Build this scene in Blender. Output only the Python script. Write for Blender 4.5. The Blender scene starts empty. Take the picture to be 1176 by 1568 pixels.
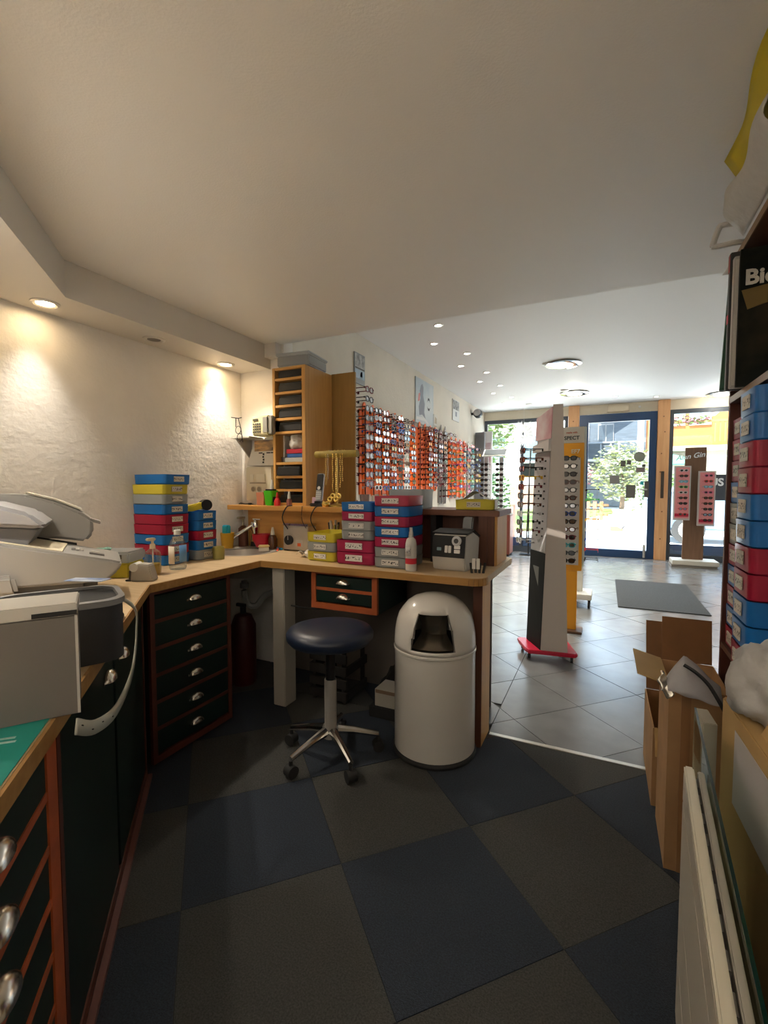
import bpy, bmesh, math, random
from mathutils import Vector, Matrix
from mathutils.geometry import delaunay_2d_cdt
random.seed(7)
S = bpy.context.scene
COL = S.collection
R = math.radians

# ------------------------------------------------------------------ camera
cam_d = bpy.data.cameras.new('camera')
cam = bpy.data.objects.new('camera', cam_d); COL.objects.link(cam)
cam.location = (0, 0, 1.2)
cam.rotation_euler = (R(90 - 3.06), 0, R(25.4))
cam_d.sensor_fit = 'VERTICAL'; cam_d.sensor_height = 24.0
cam_d.lens = 710 / 1568 * 24.0
cam_d.clip_start = 0.02; cam_d.clip_end = 300
S.camera = cam

# ------------------------------------------------------------------ light
W = bpy.data.worlds.new('world'); S.world = W; W.use_nodes = True
bg = W.node_tree.nodes['Background']
bg.inputs[0].default_value = (0.62, 0.80, 1.0, 1); bg.inputs[1].default_value = 3.4
S.view_settings.view_transform = 'Standard'; S.view_settings.look = 'None'
S.view_settings.gamma = 1; S.view_settings.use_curve_mapping = False
S.view_settings.exposure = 1.42

def add_light(name, kind, loc, energy, color=(1, 1, 1), size=.05, target=None, angle=60, blend=.6, parent=None, sx=None, sy=None):
    l = bpy.data.lights.new(name, kind); l.energy = energy; l.color = color
    o = bpy.data.objects.new(name, l); COL.objects.link(o); o.location = loc
    if kind == 'SPOT': l.spot_size = R(angle); l.spot_blend = blend; l.shadow_soft_size = size
    if kind == 'POINT': l.shadow_soft_size = size
    if kind == 'AREA':
        l.shape = 'RECTANGLE'; l.size = sx or size; l.size_y = sy or size
    if target is not None:
        o.rotation_euler = (Vector(target) - Vector(loc)).to_track_quat('-Z', 'Y').to_euler()
    if parent: o.parent = parent
    return o

sun = add_light('sun', 'SUN', (0, 0, 20), 13.0, (1, .95, .86))
sun.data.angle = R(.6)
sun.rotation_euler = Vector((.25, .42, -.88)).to_track_quat('-Z', 'Y').to_euler()

# ------------------------------------------------------------------ materials
MATS = {}
def mat(name, col, rough=.5, metal=0, var=0, vs=8, bump=0, bs=60, spec=.5, emit=None, es=1, trans=0, alpha=1,
        stretch=(1, 1, 1), col2=None, coat=0, detail=4, ramp=(.35, .65), translu=0):
    if name in MATS: return MATS[name]
    m = bpy.data.materials.new(name); m.use_nodes = True
    nt = m.node_tree; N = nt.nodes; L = nt.links
    b = N['Principled BSDF']
    c4 = (*col, 1)
    b.inputs['Base Color'].default_value = c4
    b.inputs['Roughness'].default_value = rough
    b.inputs['Metallic'].default_value = metal
    b.inputs['Specular IOR Level'].default_value = spec
    b.inputs['Transmission Weight'].default_value = trans
    b.inputs['Alpha'].default_value = alpha
    b.inputs['Coat Weight'].default_value = coat
    if emit:
        b.inputs['Emission Color'].default_value = (*emit, 1); b.inputs['Emission Strength'].default_value = es
    if var or col2 or bump:
        tc = N.new('ShaderNodeTexCoord'); mp = N.new('ShaderNodeMapping')
        mp.inputs['Scale'].default_value = stretch
        L.new(tc.outputs['Object'], mp.inputs['Vector'])
        if var or col2:
            nz = N.new('ShaderNodeTexNoise'); nz.inputs['Scale'].default_value = vs; nz.inputs['Detail'].default_value = detail
            L.new(mp.outputs[0], nz.inputs['Vector'])
            r = N.new('ShaderNodeValToRGB')
            r.color_ramp.elements[0].position = ramp[0]; r.color_ramp.elements[1].position = ramp[1]
            if col2 is None:
                col2 = tuple(min(1, c * (1 + var)) for c in col); c1 = tuple(c * (1 - var) for c in col)
            else: c1 = col
            r.color_ramp.elements[0].color = (*c1, 1); r.color_ramp.elements[1].color = (*col2, 1)
            L.new(nz.outputs['Fac'], r.inputs['Fac']); L.new(r.outputs['Color'], b.inputs['Base Color'])
        if bump:
            n2 = N.new('ShaderNodeTexNoise'); n2.inputs['Scale'].default_value = bs; n2.inputs['Detail'].default_value = 5
            L.new(mp.outputs[0], n2.inputs['Vector'])
            bp = N.new('ShaderNodeBump'); bp.inputs['Strength'].default_value = bump; bp.inputs['Distance'].default_value = .01
            L.new(n2.outputs['Fac'], bp.inputs['Height']); L.new(bp.outputs[0], b.inputs['Normal'])
    if translu:
        t = N.new('ShaderNodeBsdfTranslucent'); t.inputs[0].default_value = c4
        mx = N.new('ShaderNodeMixShader'); mx.inputs[0].default_value = translu
        out = N['Material Output']
        L.new(b.outputs[0], mx.inputs[1]); L.new(t.outputs[0], mx.inputs[2]); L.new(mx.outputs[0], out.inputs[0])
    MATS[name] = m
    return m

def glass_mat(name, tint=(1, 1, 1), refl=.06):
    if name in MATS: return MATS[name]
    m = bpy.data.materials.new(name); m.use_nodes = True
    nt = m.node_tree; N = nt.nodes; L = nt.links
    N.remove(N['Principled BSDF'])
    t = N.new('ShaderNodeBsdfTransparent'); t.inputs[0].default_value = (*tint, 1)
    g = N.new('ShaderNodeBsdfGlossy'); g.inputs['Roughness'].default_value = .02
    lw = N.new('ShaderNodeLayerWeight'); lw.inputs[0].default_value = .25
    mt = N.new('ShaderNodeMath'); mt.operation = 'MULTIPLY_ADD'; mt.inputs[1].default_value = .5; mt.inputs[2].default_value = refl
    L.new(lw.outputs['Facing'], mt.inputs[0])
    mx = N.new('ShaderNodeMixShader')
    L.new(mt.outputs[0], mx.inputs[0]); L.new(t.outputs[0], mx.inputs[1]); L.new(g.outputs[0], mx.inputs[2])
    L.new(mx.outputs[0], N['Material Output'].inputs[0])
    MATS[name] = m
    return m

def film_mat(name, col, opac, rough=.3):
    """cloudy plastic: partly see-through, partly lit film"""
    if name in MATS: return MATS[name]
    m = mat(name, col, rough, translu=.35)
    nt = m.node_tree; N = nt.nodes; L = nt.links
    out = N['Material Output']; src = out.inputs[0].links[0].from_socket
    t = N.new('ShaderNodeBsdfTransparent'); t.inputs[0].default_value = (*[min(1, .35 + .65 * c) for c in col], 1)
    mx = N.new('ShaderNodeMixShader'); mx.inputs[0].default_value = opac
    L.new(t.outputs[0], mx.inputs[1]); L.new(src, mx.inputs[2]); L.new(mx.outputs[0], out.inputs[0])
    return m

def ink_mat(name, paper=(.62, .58, .5), ink=(.05, .05, .06), sx=30, sy=90, th=.56):
    """paper strip with scribbled handwriting in its print"""
    if name in MATS: return MATS[name]
    m = bpy.data.materials.new(name); m.use_nodes = True
    nt = m.node_tree; N = nt.nodes; L = nt.links; b = N['Principled BSDF']; b.inputs['Roughness'].default_value = .6
    tc = N.new('ShaderNodeTexCoord')
    oi = N.new('ShaderNodeObjectInfo')
    ad = N.new('ShaderNodeVectorMath'); ad.operation = 'ADD'
    sc = N.new('ShaderNodeVectorMath'); sc.operation = 'SCALE'; sc.inputs[0].default_value = (17, 9, 5)
    L.new(oi.outputs['Random'], sc.inputs['Scale'])
    mp = N.new('ShaderNodeMapping'); mp.inputs['Scale'].default_value = (9, 9, 3.2)
    L.new(tc.outputs['Generated'], mp.inputs['Vector'])
    L.new(mp.outputs[0], ad.inputs[0]); L.new(sc.outputs[0], ad.inputs[1])
    nz = N.new('ShaderNodeTexNoise'); nz.inputs['Scale'].default_value = 1.3; nz.inputs['Detail'].default_value = 1
    L.new(ad.outputs[0], nz.inputs['Vector'])
    sep = N.new('ShaderNodeSeparateXYZ'); L.new(tc.outputs['Generated'], sep.inputs[0])
    # keep ink in the middle band of the strip
    a = N.new('ShaderNodeMath'); a.operation = 'SUBTRACT'; a.inputs[1].default_value = .5; L.new(sep.outputs['Z'], a.inputs[0])
    a2 = N.new('ShaderNodeMath'); a2.operation = 'ABSOLUTE'; L.new(a.outputs[0], a2.inputs[0])
    a3 = N.new('ShaderNodeMath'); a3.operation = 'LESS_THAN'; a3.inputs[1].default_value = .24; L.new(a2.outputs[0], a3.inputs[0])
    g = N.new('ShaderNodeMath'); g.operation = 'GREATER_THAN'; g.inputs[1].default_value = th; L.new(nz.outputs['Fac'], g.inputs[0])
    mu = N.new('ShaderNodeMath'); mu.operation = 'MULTIPLY'; L.new(a3.outputs[0], mu.inputs[0]); L.new(g.outputs[0], mu.inputs[1])
    mx = N.new('ShaderNodeMix'); mx.data_type = 'RGBA'
    mx.inputs[6].default_value = (*paper, 1); mx.inputs[7].default_value = (*ink, 1)
    L.new(mu.outputs[0], mx.inputs[0]); L.new(mx.outputs[2], b.inputs['Base Color'])
    MATS[name] = m
    return m

def plaster_mat(name, col, crack=True):
    m = mat(name, col, .85, bump=.25, bs=45, var=.05, vs=2.5)
    nt = m.node_tree; N = nt.nodes; L = nt.links; b = N['Principled BSDF']
    if crack:
        bp0 = b.inputs['Normal'].links[0].from_node
        tc = N.new('ShaderNodeTexCoord')
        mp = N.new('ShaderNodeMapping'); mp.inputs['Scale'].default_value = (1, 1, 2.6)
        nz = N.new('ShaderNodeTexNoise'); nz.inputs['Scale'].default_value = 5; nz.inputs['Detail'].default_value = 8; nz.inputs['Roughness'].default_value = .6
        L.new(tc.outputs['Object'], mp.inputs[0]); L.new(mp.outputs[0], nz.inputs['Vector'])
        r = N.new('ShaderNodeValToRGB'); r.color_ramp.elements[0].position = .42; r.color_ramp.elements[1].position = .58
        L.new(nz.outputs['Fac'], r.inputs[0])
        bp = N.new('ShaderNodeBump'); bp.inputs['Strength'].default_value = .16; bp.inputs['Distance'].default_value = .006
        L.new(r.outputs[0], bp.inputs['Height']); L.new(bp0.outputs[0], bp.inputs['Normal']); L.new(bp.outputs[0], b.inputs['Normal'])
    return m

def wood(name, c1, c2, axis='x', rough=.4, vs=6):
    st = {'x': (.6, 9, 9), 'y': (9, .6, 9), 'z': (9, 9, .6)}[axis]
    return mat(name + axis, c1, rough, col2=c2, vs=vs, stretch=st, detail=6, ramp=(.3, .7))

WHITE = mat('white plastic', (.72, .71, .67), .35)
OFFW = mat('off white plastic', (.62, .6, .52), .4)
CREAM = mat('cream plastic', (.66, .58, .33), .45)
GREY = mat('machine grey', (.31, .30, .28), .5, bump=.05, bs=300)
DGREY = mat('machine dark grey', (.2, .2, .2), .5, bump=.05, bs=300)
PANELG = mat('sheet metal taupe', (.15, .135, .12), .55, bump=.04, bs=300)
BLACK = mat('black plastic', (.012, .012, .013), .35)
BLACKM = mat('matt black', (.015, .014, .014), .8)
RUB = mat('black rubber', (.02, .02, .02), .7)
CHROME = mat('chrome', (.75, .74, .72), .12, 1)
STEEL = mat('brushed steel', (.56, .52, .46), .42, .6, bump=.03, bs=200)
NICKEL = mat('nickel pull', (.72, .68, .62), .22, 1)
GOLD = mat('gold', (.78, .55, .16), .25, 1)
GOLDV = mat('gold velvet', (.36, .26, .05), .7, var=.15, vs=30)
BIRCH = wood('birch', (.56, .29, .075), (.66, .37, .11), 'z', .4)
BIRCHX = wood('birch', (.56, .28, .07), (.66, .36, .10), 'x', .4)
BIRCHY = wood('birch', (.50, .29, .10), (.60, .37, .14), 'y', .4)
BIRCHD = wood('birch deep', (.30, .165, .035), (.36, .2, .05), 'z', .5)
TOPW = wood('worktop beech', (.52, .36, .19), (.62, .45, .26), 'x', .45, 5)
EDGEW = wood('worktop edge', (.36, .18, .045), (.46, .25, .08), 'x', .45)
REDW = mat('dark red rail', (.11, .027, .015), .5, var=.15, vs=12)  # much darker red than the orange red rails on the other units
GREENP = mat('dark green lacquer', (.004, .017, .013), .45, var=.1, vs=5)
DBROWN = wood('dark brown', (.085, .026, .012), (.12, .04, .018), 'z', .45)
WBROWN = wood('walnut', (.15, .075, .04), (.21, .11, .06), 'z', .4)
PINE = wood('pine post', (.60, .30, .12), (.72, .40, .19), 'z', .55, 4)
CARD = mat('cardboard', (.40, .225, .10), .8, var=.12, vs=6, bump=.05, bs=80)
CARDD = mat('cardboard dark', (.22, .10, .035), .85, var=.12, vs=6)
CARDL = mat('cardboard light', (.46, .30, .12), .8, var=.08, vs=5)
PAPER = mat('paper', (.72, .71, .69), .7)
INK = ink_mat('tray label')
INKW = ink_mat('white tray label', (.72, .70, .66))
WALLW = plaster_mat('plaster workshop', (.80, .76, .70))
WALLS = plaster_mat('plaster shop', (.72, .66, .56), False)
CEILM = mat('ceiling paint', (.78, .755, .71), .45, bump=.12, bs=160, spec=.35)
CEILS = mat('ceiling shop paint', (.82, .81, .79), .6)
SOFF = mat('soffit paint', (.62, .58, .52), .5)
GLASS = glass_mat('window glass', (.96, .98, .98))
GLASSG = glass_mat('green glass sheet', (.72, .80, .74), .03)
BLUEF = mat('blue frame', (.012, .045, .12), .4)

# ------------------------------------------------------------------ geometry helpers
class G:
    def __init__(s): s.bm = bmesh.new(); s.mi = 0
    def _done(s):
        for f in s.bm.faces:
            if not f.tag: f.tag = True; f.material_index = s.mi
        return s
    def m(s, i): s.mi = i; return s
    def box(s, x0, y0, z0, x1, y1, z1, bev=0, rz=0, seg=2, M=None):
        c = Vector(((x0 + x1) / 2, (y0 + y1) / 2, (z0 + z1) / 2))
        mt = Matrix.Translation(c) @ Matrix.Rotation(rz, 4, 'Z') @ Matrix.Diagonal((abs(x1 - x0), abs(y1 - y0), abs(z1 - z0), 1))
        r = bmesh.ops.create_cube(s.bm, size=1, matrix=mt)
        vs = r['verts']
        if bev:
            es = list({e for v in vs for e in v.link_edges})
            rr = bmesh.ops.bevel(s.bm, geom=es, offset=bev, segments=seg, affect='EDGES', clamp_overlap=True)
            if M is not None: vs = list({v for f in rr['faces'] for v in f.verts} | {v for v in vs if v.is_valid})
        if M is not None: bmesh.ops.transform(s.bm, matrix=M, verts=[v for v in vs if v.is_valid])
        return s._done()
    def cyl(s, p0, p1, r0, r1=None, n=14, caps=True):
        if r1 is None: r1 = r0
        p0 = Vector(p0); p1 = Vector(p1); d = (p1 - p0)
        q = d.to_track_quat('Z', 'Y').to_matrix()
        a = []; b = []
        for i in range(n):
            t = 2 * math.pi * i / n; u = q @ Vector((math.cos(t), math.sin(t), 0))
            a.append(s.bm.verts.new(p0 + u * r0)); b.append(s.bm.verts.new(p1 + u * r1))
        for i in range(n):
            j = (i + 1) % n; s.bm.faces.new((a[i], a[j], b[j], b[i]))
        if caps: s.bm.faces.new(a[::-1]); s.bm.faces.new(b)
        return s._done()
    def lathe(s, prof, n=24, c=(0, 0, 0), M=None, skip=None):
        rows = []
        c = Vector(c)
        for r, z in prof:
            if r < 1e-5: rows.append([s.bm.verts.new(c + Vector((0, 0, z)))])
            else: rows.append([s.bm.verts.new(c + Vector((r * math.cos(2 * math.pi * i / n), r * math.sin(2 * math.pi * i / n), z))) for i in range(n)])
        for k in range(len(rows) - 1):
            A, B = rows[k], rows[k + 1]
            for i in range(n):
                j = (i + 1) % n
                if skip and skip(k, i): continue
                if len(A) == 1 and len(B) == 1: continue
                if len(A) == 1: s.bm.faces.new((A[0], B[j], B[i]))
                elif len(B) == 1: s.bm.faces.new((A[i], A[j], B[0]))
                else: s.bm.faces.new((A[i], A[j], B[j], B[i]))
        if M is not None: bmesh.ops.transform(s.bm, matrix=M, verts=[v for r in rows for v in r])
        return s._done()
    def prism(s, poly, z0, z1, M=None):
        a = [s.bm.verts.new((p[0], p[1], z0)) for p in poly]; b = [s.bm.verts.new((p[0], p[1], z1)) for p in poly]
        n = len(poly)
        s.bm.faces.new(a[::-1]); s.bm.faces.new(b)
        for i in range(n):
            j = (i + 1) % n; s.bm.faces.new((a[i], a[j], b[j], b[i]))
        if M is not None: bmesh.ops.transform(s.bm, matrix=M, verts=a + b)
        return s._done()
    def tube(s, pts, r, n=6, flat=1.0):
        pts = [Vector(p) for p in pts]; rings = []
        for i, p in enumerate(pts):
            d = (pts[min(i + 1, len(pts) - 1)] - pts[max(i - 1, 0)])
            q = d.to_track_quat('Z', 'Y').to_matrix()
            rr = r[i] if isinstance(r, (list, tuple)) else r
            rings.append([s.bm.verts.new(p + q @ Vector((math.cos(2 * math.pi * k / n) * rr * flat, math.sin(2 * math.pi * k / n) * rr, 0))) for k in range(n)])
        for i in range(len(pts) - 1):
            for k in range(n):
                l = (k + 1) % n; s.bm.faces.new((rings[i][k], rings[i][l], rings[i + 1][l], rings[i + 1][k]))
        s.bm.faces.new(rings[0][::-1]); s.bm.faces.new(rings[-1])
        return s._done()
    def face(s, pts):
        s.bm.faces.new([s.bm.verts.new(p) for p in pts]); return s._done()
    def ball(s, c, r, sc=(1, 1, 1), u=10, v=7):
        bmesh.ops.create_uvsphere(s.bm, u_segments=u, v_segments=v, radius=r, matrix=Matrix.Translation(c) @ Matrix.Diagonal((*sc, 1)))
        return s._done()
    def sheet(s, f, nu, nv, thick=0):
        vs = [[s.bm.verts.new(f(i / nu, j / nv)) for j in range(nv + 1)] for i in range(nu + 1)]
        for i in range(nu):
            for j in range(nv): s.bm.faces.new((vs[i][j], vs[i + 1][j], vs[i + 1][j + 1], vs[i][j + 1]))
        return s._done()

def smooth_path(pts, n=6):
    pts = [Vector(p) for p in pts]; out = []
    P = [pts[0]] + pts + [pts[-1]]
    for i in range(1, len(P) - 2):
        p0, p1, p2, p3 = P[i - 1:i + 3]
        for k in range(n):
            t = k / n
            out.append(.5 * ((2 * p1) + (-p0 + p2) * t + (2 * p0 - 5 * p1 + 4 * p2 - p3) * t * t + (-p0 + 3 * p1 - 3 * p2 + p3) * t ** 3))
    out.append(pts[-1]); return out

def mk(name, g, mats, parent=None, loc=(0, 0, 0), rz=0, rot=None, sm=35, solid=0):
    me = bpy.data.meshes.new(name)
    bmesh.ops.recalc_face_normals(g.bm, faces=g.bm.faces[:])
    g.bm.to_mesh(me); g.bm.free()
    if not isinstance(mats, (list, tuple)): mats = [mats]
    for m in mats: me.materials.append(m)
    if sm:
        for p in me.polygons: p.use_smooth = True
        me.set_sharp_from_angle(angle=R(sm))
    o = bpy.data.objects.new(name, me); COL.objects.link(o)
    o.location = loc; o.rotation_euler = rot if rot else (0, 0, rz)
    if parent: o.parent = parent
    if solid:
        md = o.modifiers.new('solid', 'SOLIDIFY'); md.thickness = solid; md.offset = 0
    return o

def tagit(o, label, cat, group=None):
    o['label'] = label; o['category'] = cat
    if group: o['group'] = group
    return o
def thing(name, label, cat, loc=(0, 0, 0), rz=0, group=None, rot=None):
    o = bpy.data.objects.new(name, None); COL.objects.link(o); o.location = loc
    o.rotation_euler = rot if rot else (0, 0, rz); o.empty_display_size = .05
    return tagit(o, label, cat, group)
def single(name, g, mats, label, cat, loc=(0, 0, 0), rz=0, group=None, rot=None, sm=35, solid=0):
    return tagit(mk(name, g, mats, None, loc, rz, rot, sm, solid), label, cat, group)
def struct(name, g, mats, parent=None, sm=35, loc=(0, 0, 0)):
    o = mk(name, g, mats, parent, loc, sm=sm)
    if not parent: o['kind'] = 'structure'
    return o
def copy_of(o, parent=None, loc=None, rz=None, name=None):
    c = o.copy(); COL.objects.link(c)
    if parent is not None: c.parent = parent
    if loc is not None: c.location = loc
    if rz is not None: c.rotation_euler = (0, 0, rz)
    return c
def copy_thing(t, loc, rz, label, group=None):
    c = copy_of(t, None, loc, rz); c['label'] = label
    if group: c['group'] = group
    for ch in list(t.children):
        d = copy_of(ch, c)
        for g2 in list(ch.children): copy_of(g2, d)
    return c
def text(name, s, size, material, parent, loc, rot, shear=0, ext=.0006, align='CENTER', bold=0):
    cu = bpy.data.curves.new(name, 'FONT'); cu.body = s; cu.size = size; cu.extrude = ext; cu.shear = shear
    cu.align_x = align; cu.align_y = 'CENTER'; cu.resolution_u = 3; cu.offset = bold
    tmp = bpy.data.objects.new(name, cu); COL.objects.link(tmp)
    dg = bpy.context.evaluated_depsgraph_get()
    me = bpy.data.meshes.new_from_object(tmp.evaluated_get(dg))
    bpy.data.objects.remove(tmp); bpy.data.curves.remove(cu)
    me.name = name; me.materials.clear(); me.materials.append(material)
    o = bpy.data.objects.new(name, me); COL.objects.link(o)
    o.location = loc; o.rotation_euler = rot; o.parent = parent
    return o
ORD = ['top', 'second', 'third', 'fourth', 'fifth', 'sixth', 'seventh', 'eighth', 'ninth', 'tenth', 'eleventh', 'twelfth', 'thirteenth', 'fourteenth', 'fifteenth']
NTH = ['first'] + ORD[1:]
def clip(poly, a, b, c):
    """keep a*x+b*y<=c"""
    out = []
    for i in range(len(poly)):
        p, q = poly[i], poly[(i + 1) % len(poly)]
        dp = a * p[0] + b * p[1] - c; dq = a * q[0] + b * q[1] - c
        if dp <= 0: out.append(p)
        if (dp < 0 < dq) or (dq < 0 < dp):
            t = dp / (dp - dq); out.append((p[0] + (q[0] - p[0]) * t, p[1] + (q[1] - p[1]) * t))
    return out
def area(p): return abs(sum(p[i][0] * p[(i + 1) % len(p)][1] - p[(i + 1) % len(p)][0] * p[i][1] for i in range(len(p)))) / 2
def inset(poly, d):
    if sum(poly[i][0] * poly[(i + 1) % len(poly)][1] - poly[(i + 1) % len(poly)][0] * poly[i][1] for i in range(len(poly))) < 0: poly = poly[::-1]
    out = poly
    for i in range(len(poly)):
        p, q = poly[i], poly[(i + 1) % len(poly)]
        ex, ey = q[0] - p[0], q[1] - p[1]; l = math.hypot(ex, ey)
        if l < 1e-6: continue
        nx, ny = ey / l, -ex / l
        out = clip(out, nx, ny, nx * p[0] + ny * p[1] - d)
        if len(out) < 3: return []
    return out
# ================================================================== SETTING
# --- workshop carpet floor
WPOLY = [(-2.28, 2.5), (-2.28, .95), (.17, -1.5), (.74, -1.5), (.74, 2.2), (-.49, 2.2), (-.49, 2.5)]
g = G(); g.prism(WPOLY, -.06, -.007)
floor = struct('floor', g, mat('carpet backing', (.02, .02, .022), .9))
CBL = mat('carpet blue', (.025, .034, .050), .95, var=.3, vs=220, bump=.5, bs=400)
CGR = mat('carpet grey', (.056, .056, .052), .95, var=.3, vs=220, bump=.5, bs=400)
CBL2 = mat('carpet blue two', (.026, .033, .05), .95, var=.3, vs=220, bump=.5, bs=400)
u = Vector((.327, .338)); v = Vector((-.338, .327)); o0 = Vector((-.732, 1.223))
for i in range(-9, 10):
    for j in range(-9, 10):
        p = [tuple(o0 + u * a + v * b) for a, b in ((i, j), (i + 1, j), (i + 1, j + 1), (i, j + 1))]
        # half-plane clips of the room outline; left of the worktop end the carpet runs on under the counter
        p = clip(p, 1, 0, .739); p = clip(p, -1, 0, 2.279)
        if len(p) > 2: p = clip(p, 0, -1, 1.499)
        if len(p) > 2: p = clip(p, -1, -1, 1.329)
        if len(p) < 3: continue
        pa = clip(p, 0, 1, 2.199); pb = clip(p, 0, -1, -2.2) if len(p) > 2 else []
        if len(pb) > 2: pb = clip(pb, 1, 0, -.562)
        if len(pb) > 2: pb = clip(pb, 0, 1, 2.499)
        for q in (pa, pb):
            if len(q) < 3 or area(q) < .002: continue
            q = inset(q, .0012)
            if len(q) < 3: continue
            g = G(); g.prism(q, -.0065, 0 if (i * 7 + j * 3) % 4 else -.0008)
            mk('carpet_tile', g, (CBL if (i + j) % 2 else CGR), floor, sm=0)

# --- shop floor of diagonal ceramic tiles
g = G(); g.box(-2.1, 2.5, -.08, 2.6, 9.05, -.009); g.box(-.4895, 2.2, -.08, 2.6, 2.4999, -.009)
floor2 = struct('floor', g, mat('grout', (.045, .045, .045), .9))
TILE = [mat('floor tile %d' % k, c, .22, var=.10, vs=5, bump=.03, bs=60, spec=.5) for k, c in enumerate([(.19, .19, .187), (.205, .204, .20), (.178, .178, .176)])]
a = .2955; o0 = Vector((-.1, 2.70))
for i in range(-12, 16):
    for j in range(-12, 16):
        c = o0 + Vector((a, a)) * i + Vector((-a, a)) * j
        p = [tuple(c), tuple(c + Vector((a, a))), tuple(c + Vector((0, 2 * a))), tuple(c + Vector((-a, a)))]
        p = clip(p, 1, 0, 2.599); p = clip(p, -1, 0, 2.099)
        if len(p) > 2: p = clip(p, 0, 1, 8.97)
        if len(p) > 2: p = clip(p, 0, -1, -2.222)
        if len(p) < 3: continue
        pa = clip(p, -1, 0, .487); pb = clip(p, 1, 0, -.487); pc = list(pb)
        if len(pb) > 2: pb = clip(pb, 0, -1, -2.545)
        for s_ in ((0, 1, 2.545), (0, -1, -2.24), (-1, 0, .56)):
            if len(pc) > 2: pc = clip(pc, *s_)
        for q in (pa, pb, pc):
            if len(q) < 3 or area(q) < .003: continue
            q = inset(q, .0018)
            if len(q) < 3: continue
            g = G(); g.prism(q, -.0088, -.0012 + .0005 * ((i * 5 + j * 3) % 3))
            mk('floor_tile', g, TILE[(i * 3 + j * 5) % 3], floor2, sm=0)
g = G(); g.box(-.48, 2.196, -.0063, .74, 2.2205, .004, .0015)
struct('trim_1', g, mat('threshold strip', (.6, .58, .52), .35, .8))

# --- walls
g = G(); g.box(-2.42, .90, -.06, -2.281, 2.5, 2.3); struct('wall_left', g, WALLW)
g = G()
pts = [(-2.281, 1.081), (.30, -1.5), (.2, -1.62), (-2.42, 1.0)]
g.prism([(-2.281, .95), (-2.42, .895), (.03, -1.56), (.17, -1.499)], -.06, 2.3); struct('wall_diagonal', g, WALLW)
g = G(); g.box(-2.42, 2.502, -.06, -1.915, 2.6, 2.62); struct('wall_back', g, WALLW)
g = G(); g.box(-1.9145, 2.502, -.06, -.765, 2.54, 1.05); struct('wall_low', g, WALLS)
g = G(); g.box(.03, -1.62, -.06, .9, -1.502, 2.3); struct('wall_rear', g, WALLW)
g = G(); g.box(.741, -1.5, -.06, .86, 2.3, 2.3); struct('wall_right', g, WALLW)
g = G(); g.box(-2.22, 2.601, -.08, -2.101, 9.05, 2.75); struct('wall_shop_left', g, WALLS)
g = G(); g.box(.862, 2.21, -.08, 2.72, 2.3, 2.75); struct('wall_shop_rear', g, WALLS)
g = G(); g.box(2.601, 2.302, -.08, 2.72, 9.05, 2.75); struct('wall_shop_right', g, WALLS)
# --- ceilings
g = G(); g.box(-2.42, -1.62, 2.131, .86, 2.5, 2.62)
ceil1 = struct('ceiling', g, CEILM)
g = G(); g.box(-2.22, 2.502, 2.621, 2.72, 9.05, 2.75); struct('ceiling', g, CEILS)
# --- dropped soffit with spots
g = G(); g.prism([(-2.28, 2.5), (-2.02, 2.5), (-2.02, 1.20), (.50, -1.32), (.50, -1.499), (.17, -1.499), (-2.28, .951)], 1.98, 2.1305)
struct('trim_2', g, SOFF)
g = G(); g.box(-2.02, 2.44, 2.045, -1.93, 2.5, 2.1305); struct('trim_3', g, SOFF)

# --- street front: header, posts, door, windows
HDR = mat('cream header', (.66, .58, .44), .7)
g = G(); g.box(-2.1, 8.9, 2.46, 2.6, 9.05, 2.62); g.box(2.42, 8.9, 0, 2.6, 9.05, 2.46)
g.box(-2.22, 8.95, 2.76, 2.72, 9.2, 3.55)
struct('wall_front', g, HDR)
for x0, x1 in ((-.60, -.425), (.765, .935)):
    g = G(); g.box(x0, 8.82, -.002, x1, 9.0, 2.62, .006)
    t = struct('trim_%d' % (4 if x0 < 0 else 5), g, PINE)
    g = G(); KN = mat('pine knot', (.20, .07, .02), .6)
    for kz in (2.35, 2.1, 1.75, 1.45, 1.1, .8, .35): 
        xx = x0 + .04 + .09 * ((kz * 7) % 1)
        g.cyl((xx, 8.8185, kz), (xx, 8.823, kz), .011, n=8)
    mk('knot', g, KN, t)
    if x0 > 0:
        g = G(); g.box(.83, 8.805, 1.02, .875, 8.8185, 1.46, .003); mk('cover_plate', g, mat('bronze plate', (.06, .04, .025), .5), t)
# door
g = G()
g.box(-.42, 8.86, .30, -.275, 8.95, 2.45, .004); g.box(.655, 8.86, .0, .76, 8.95, 2.45, .004)
g.box(-.275, 8.86, 2.315, .655, 8.95, 2.45, .004); g.box(-.42, 8.86, .0, .655, 8.95, .13, .004); g.box(-.42, 8.86, .13, -.275, 8.95, .30)
g.box(-.275, 8.87, .13, .655, 8.94, .275) if False else None
door = struct('door_1', g, BLUEF)
g = G(); g.box(-.274, 8.9, .131, .654, 8.91, 2.314); mk('pane', g, GLASS, door, sm=0)
g = G(); g.cyl((.62, 8.84, .02), (.62, 8.84, .17), .018); g.box(.60, 8.84, .10, .64, 8.86, .24, .004); mk('floor_bolt', g, STEEL, door)
g = G(); g.box(.60, 8.835, 1.03, .665, 8.858, 1.30, .004); mk('lock_case', g, mat('lock case', (.10, .09, .08), .5), door)
g = G(); g.cyl((.63, 8.81, 1.16), (.63, 8.836, 1.16), .012); g.cyl((.63, 8.81, 1.16), (.53, 8.81, 1.16), .011); mk('door_handle', g, STEEL, door)
STK = mat('sticker', (.12, .115, .10), .6)
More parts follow.
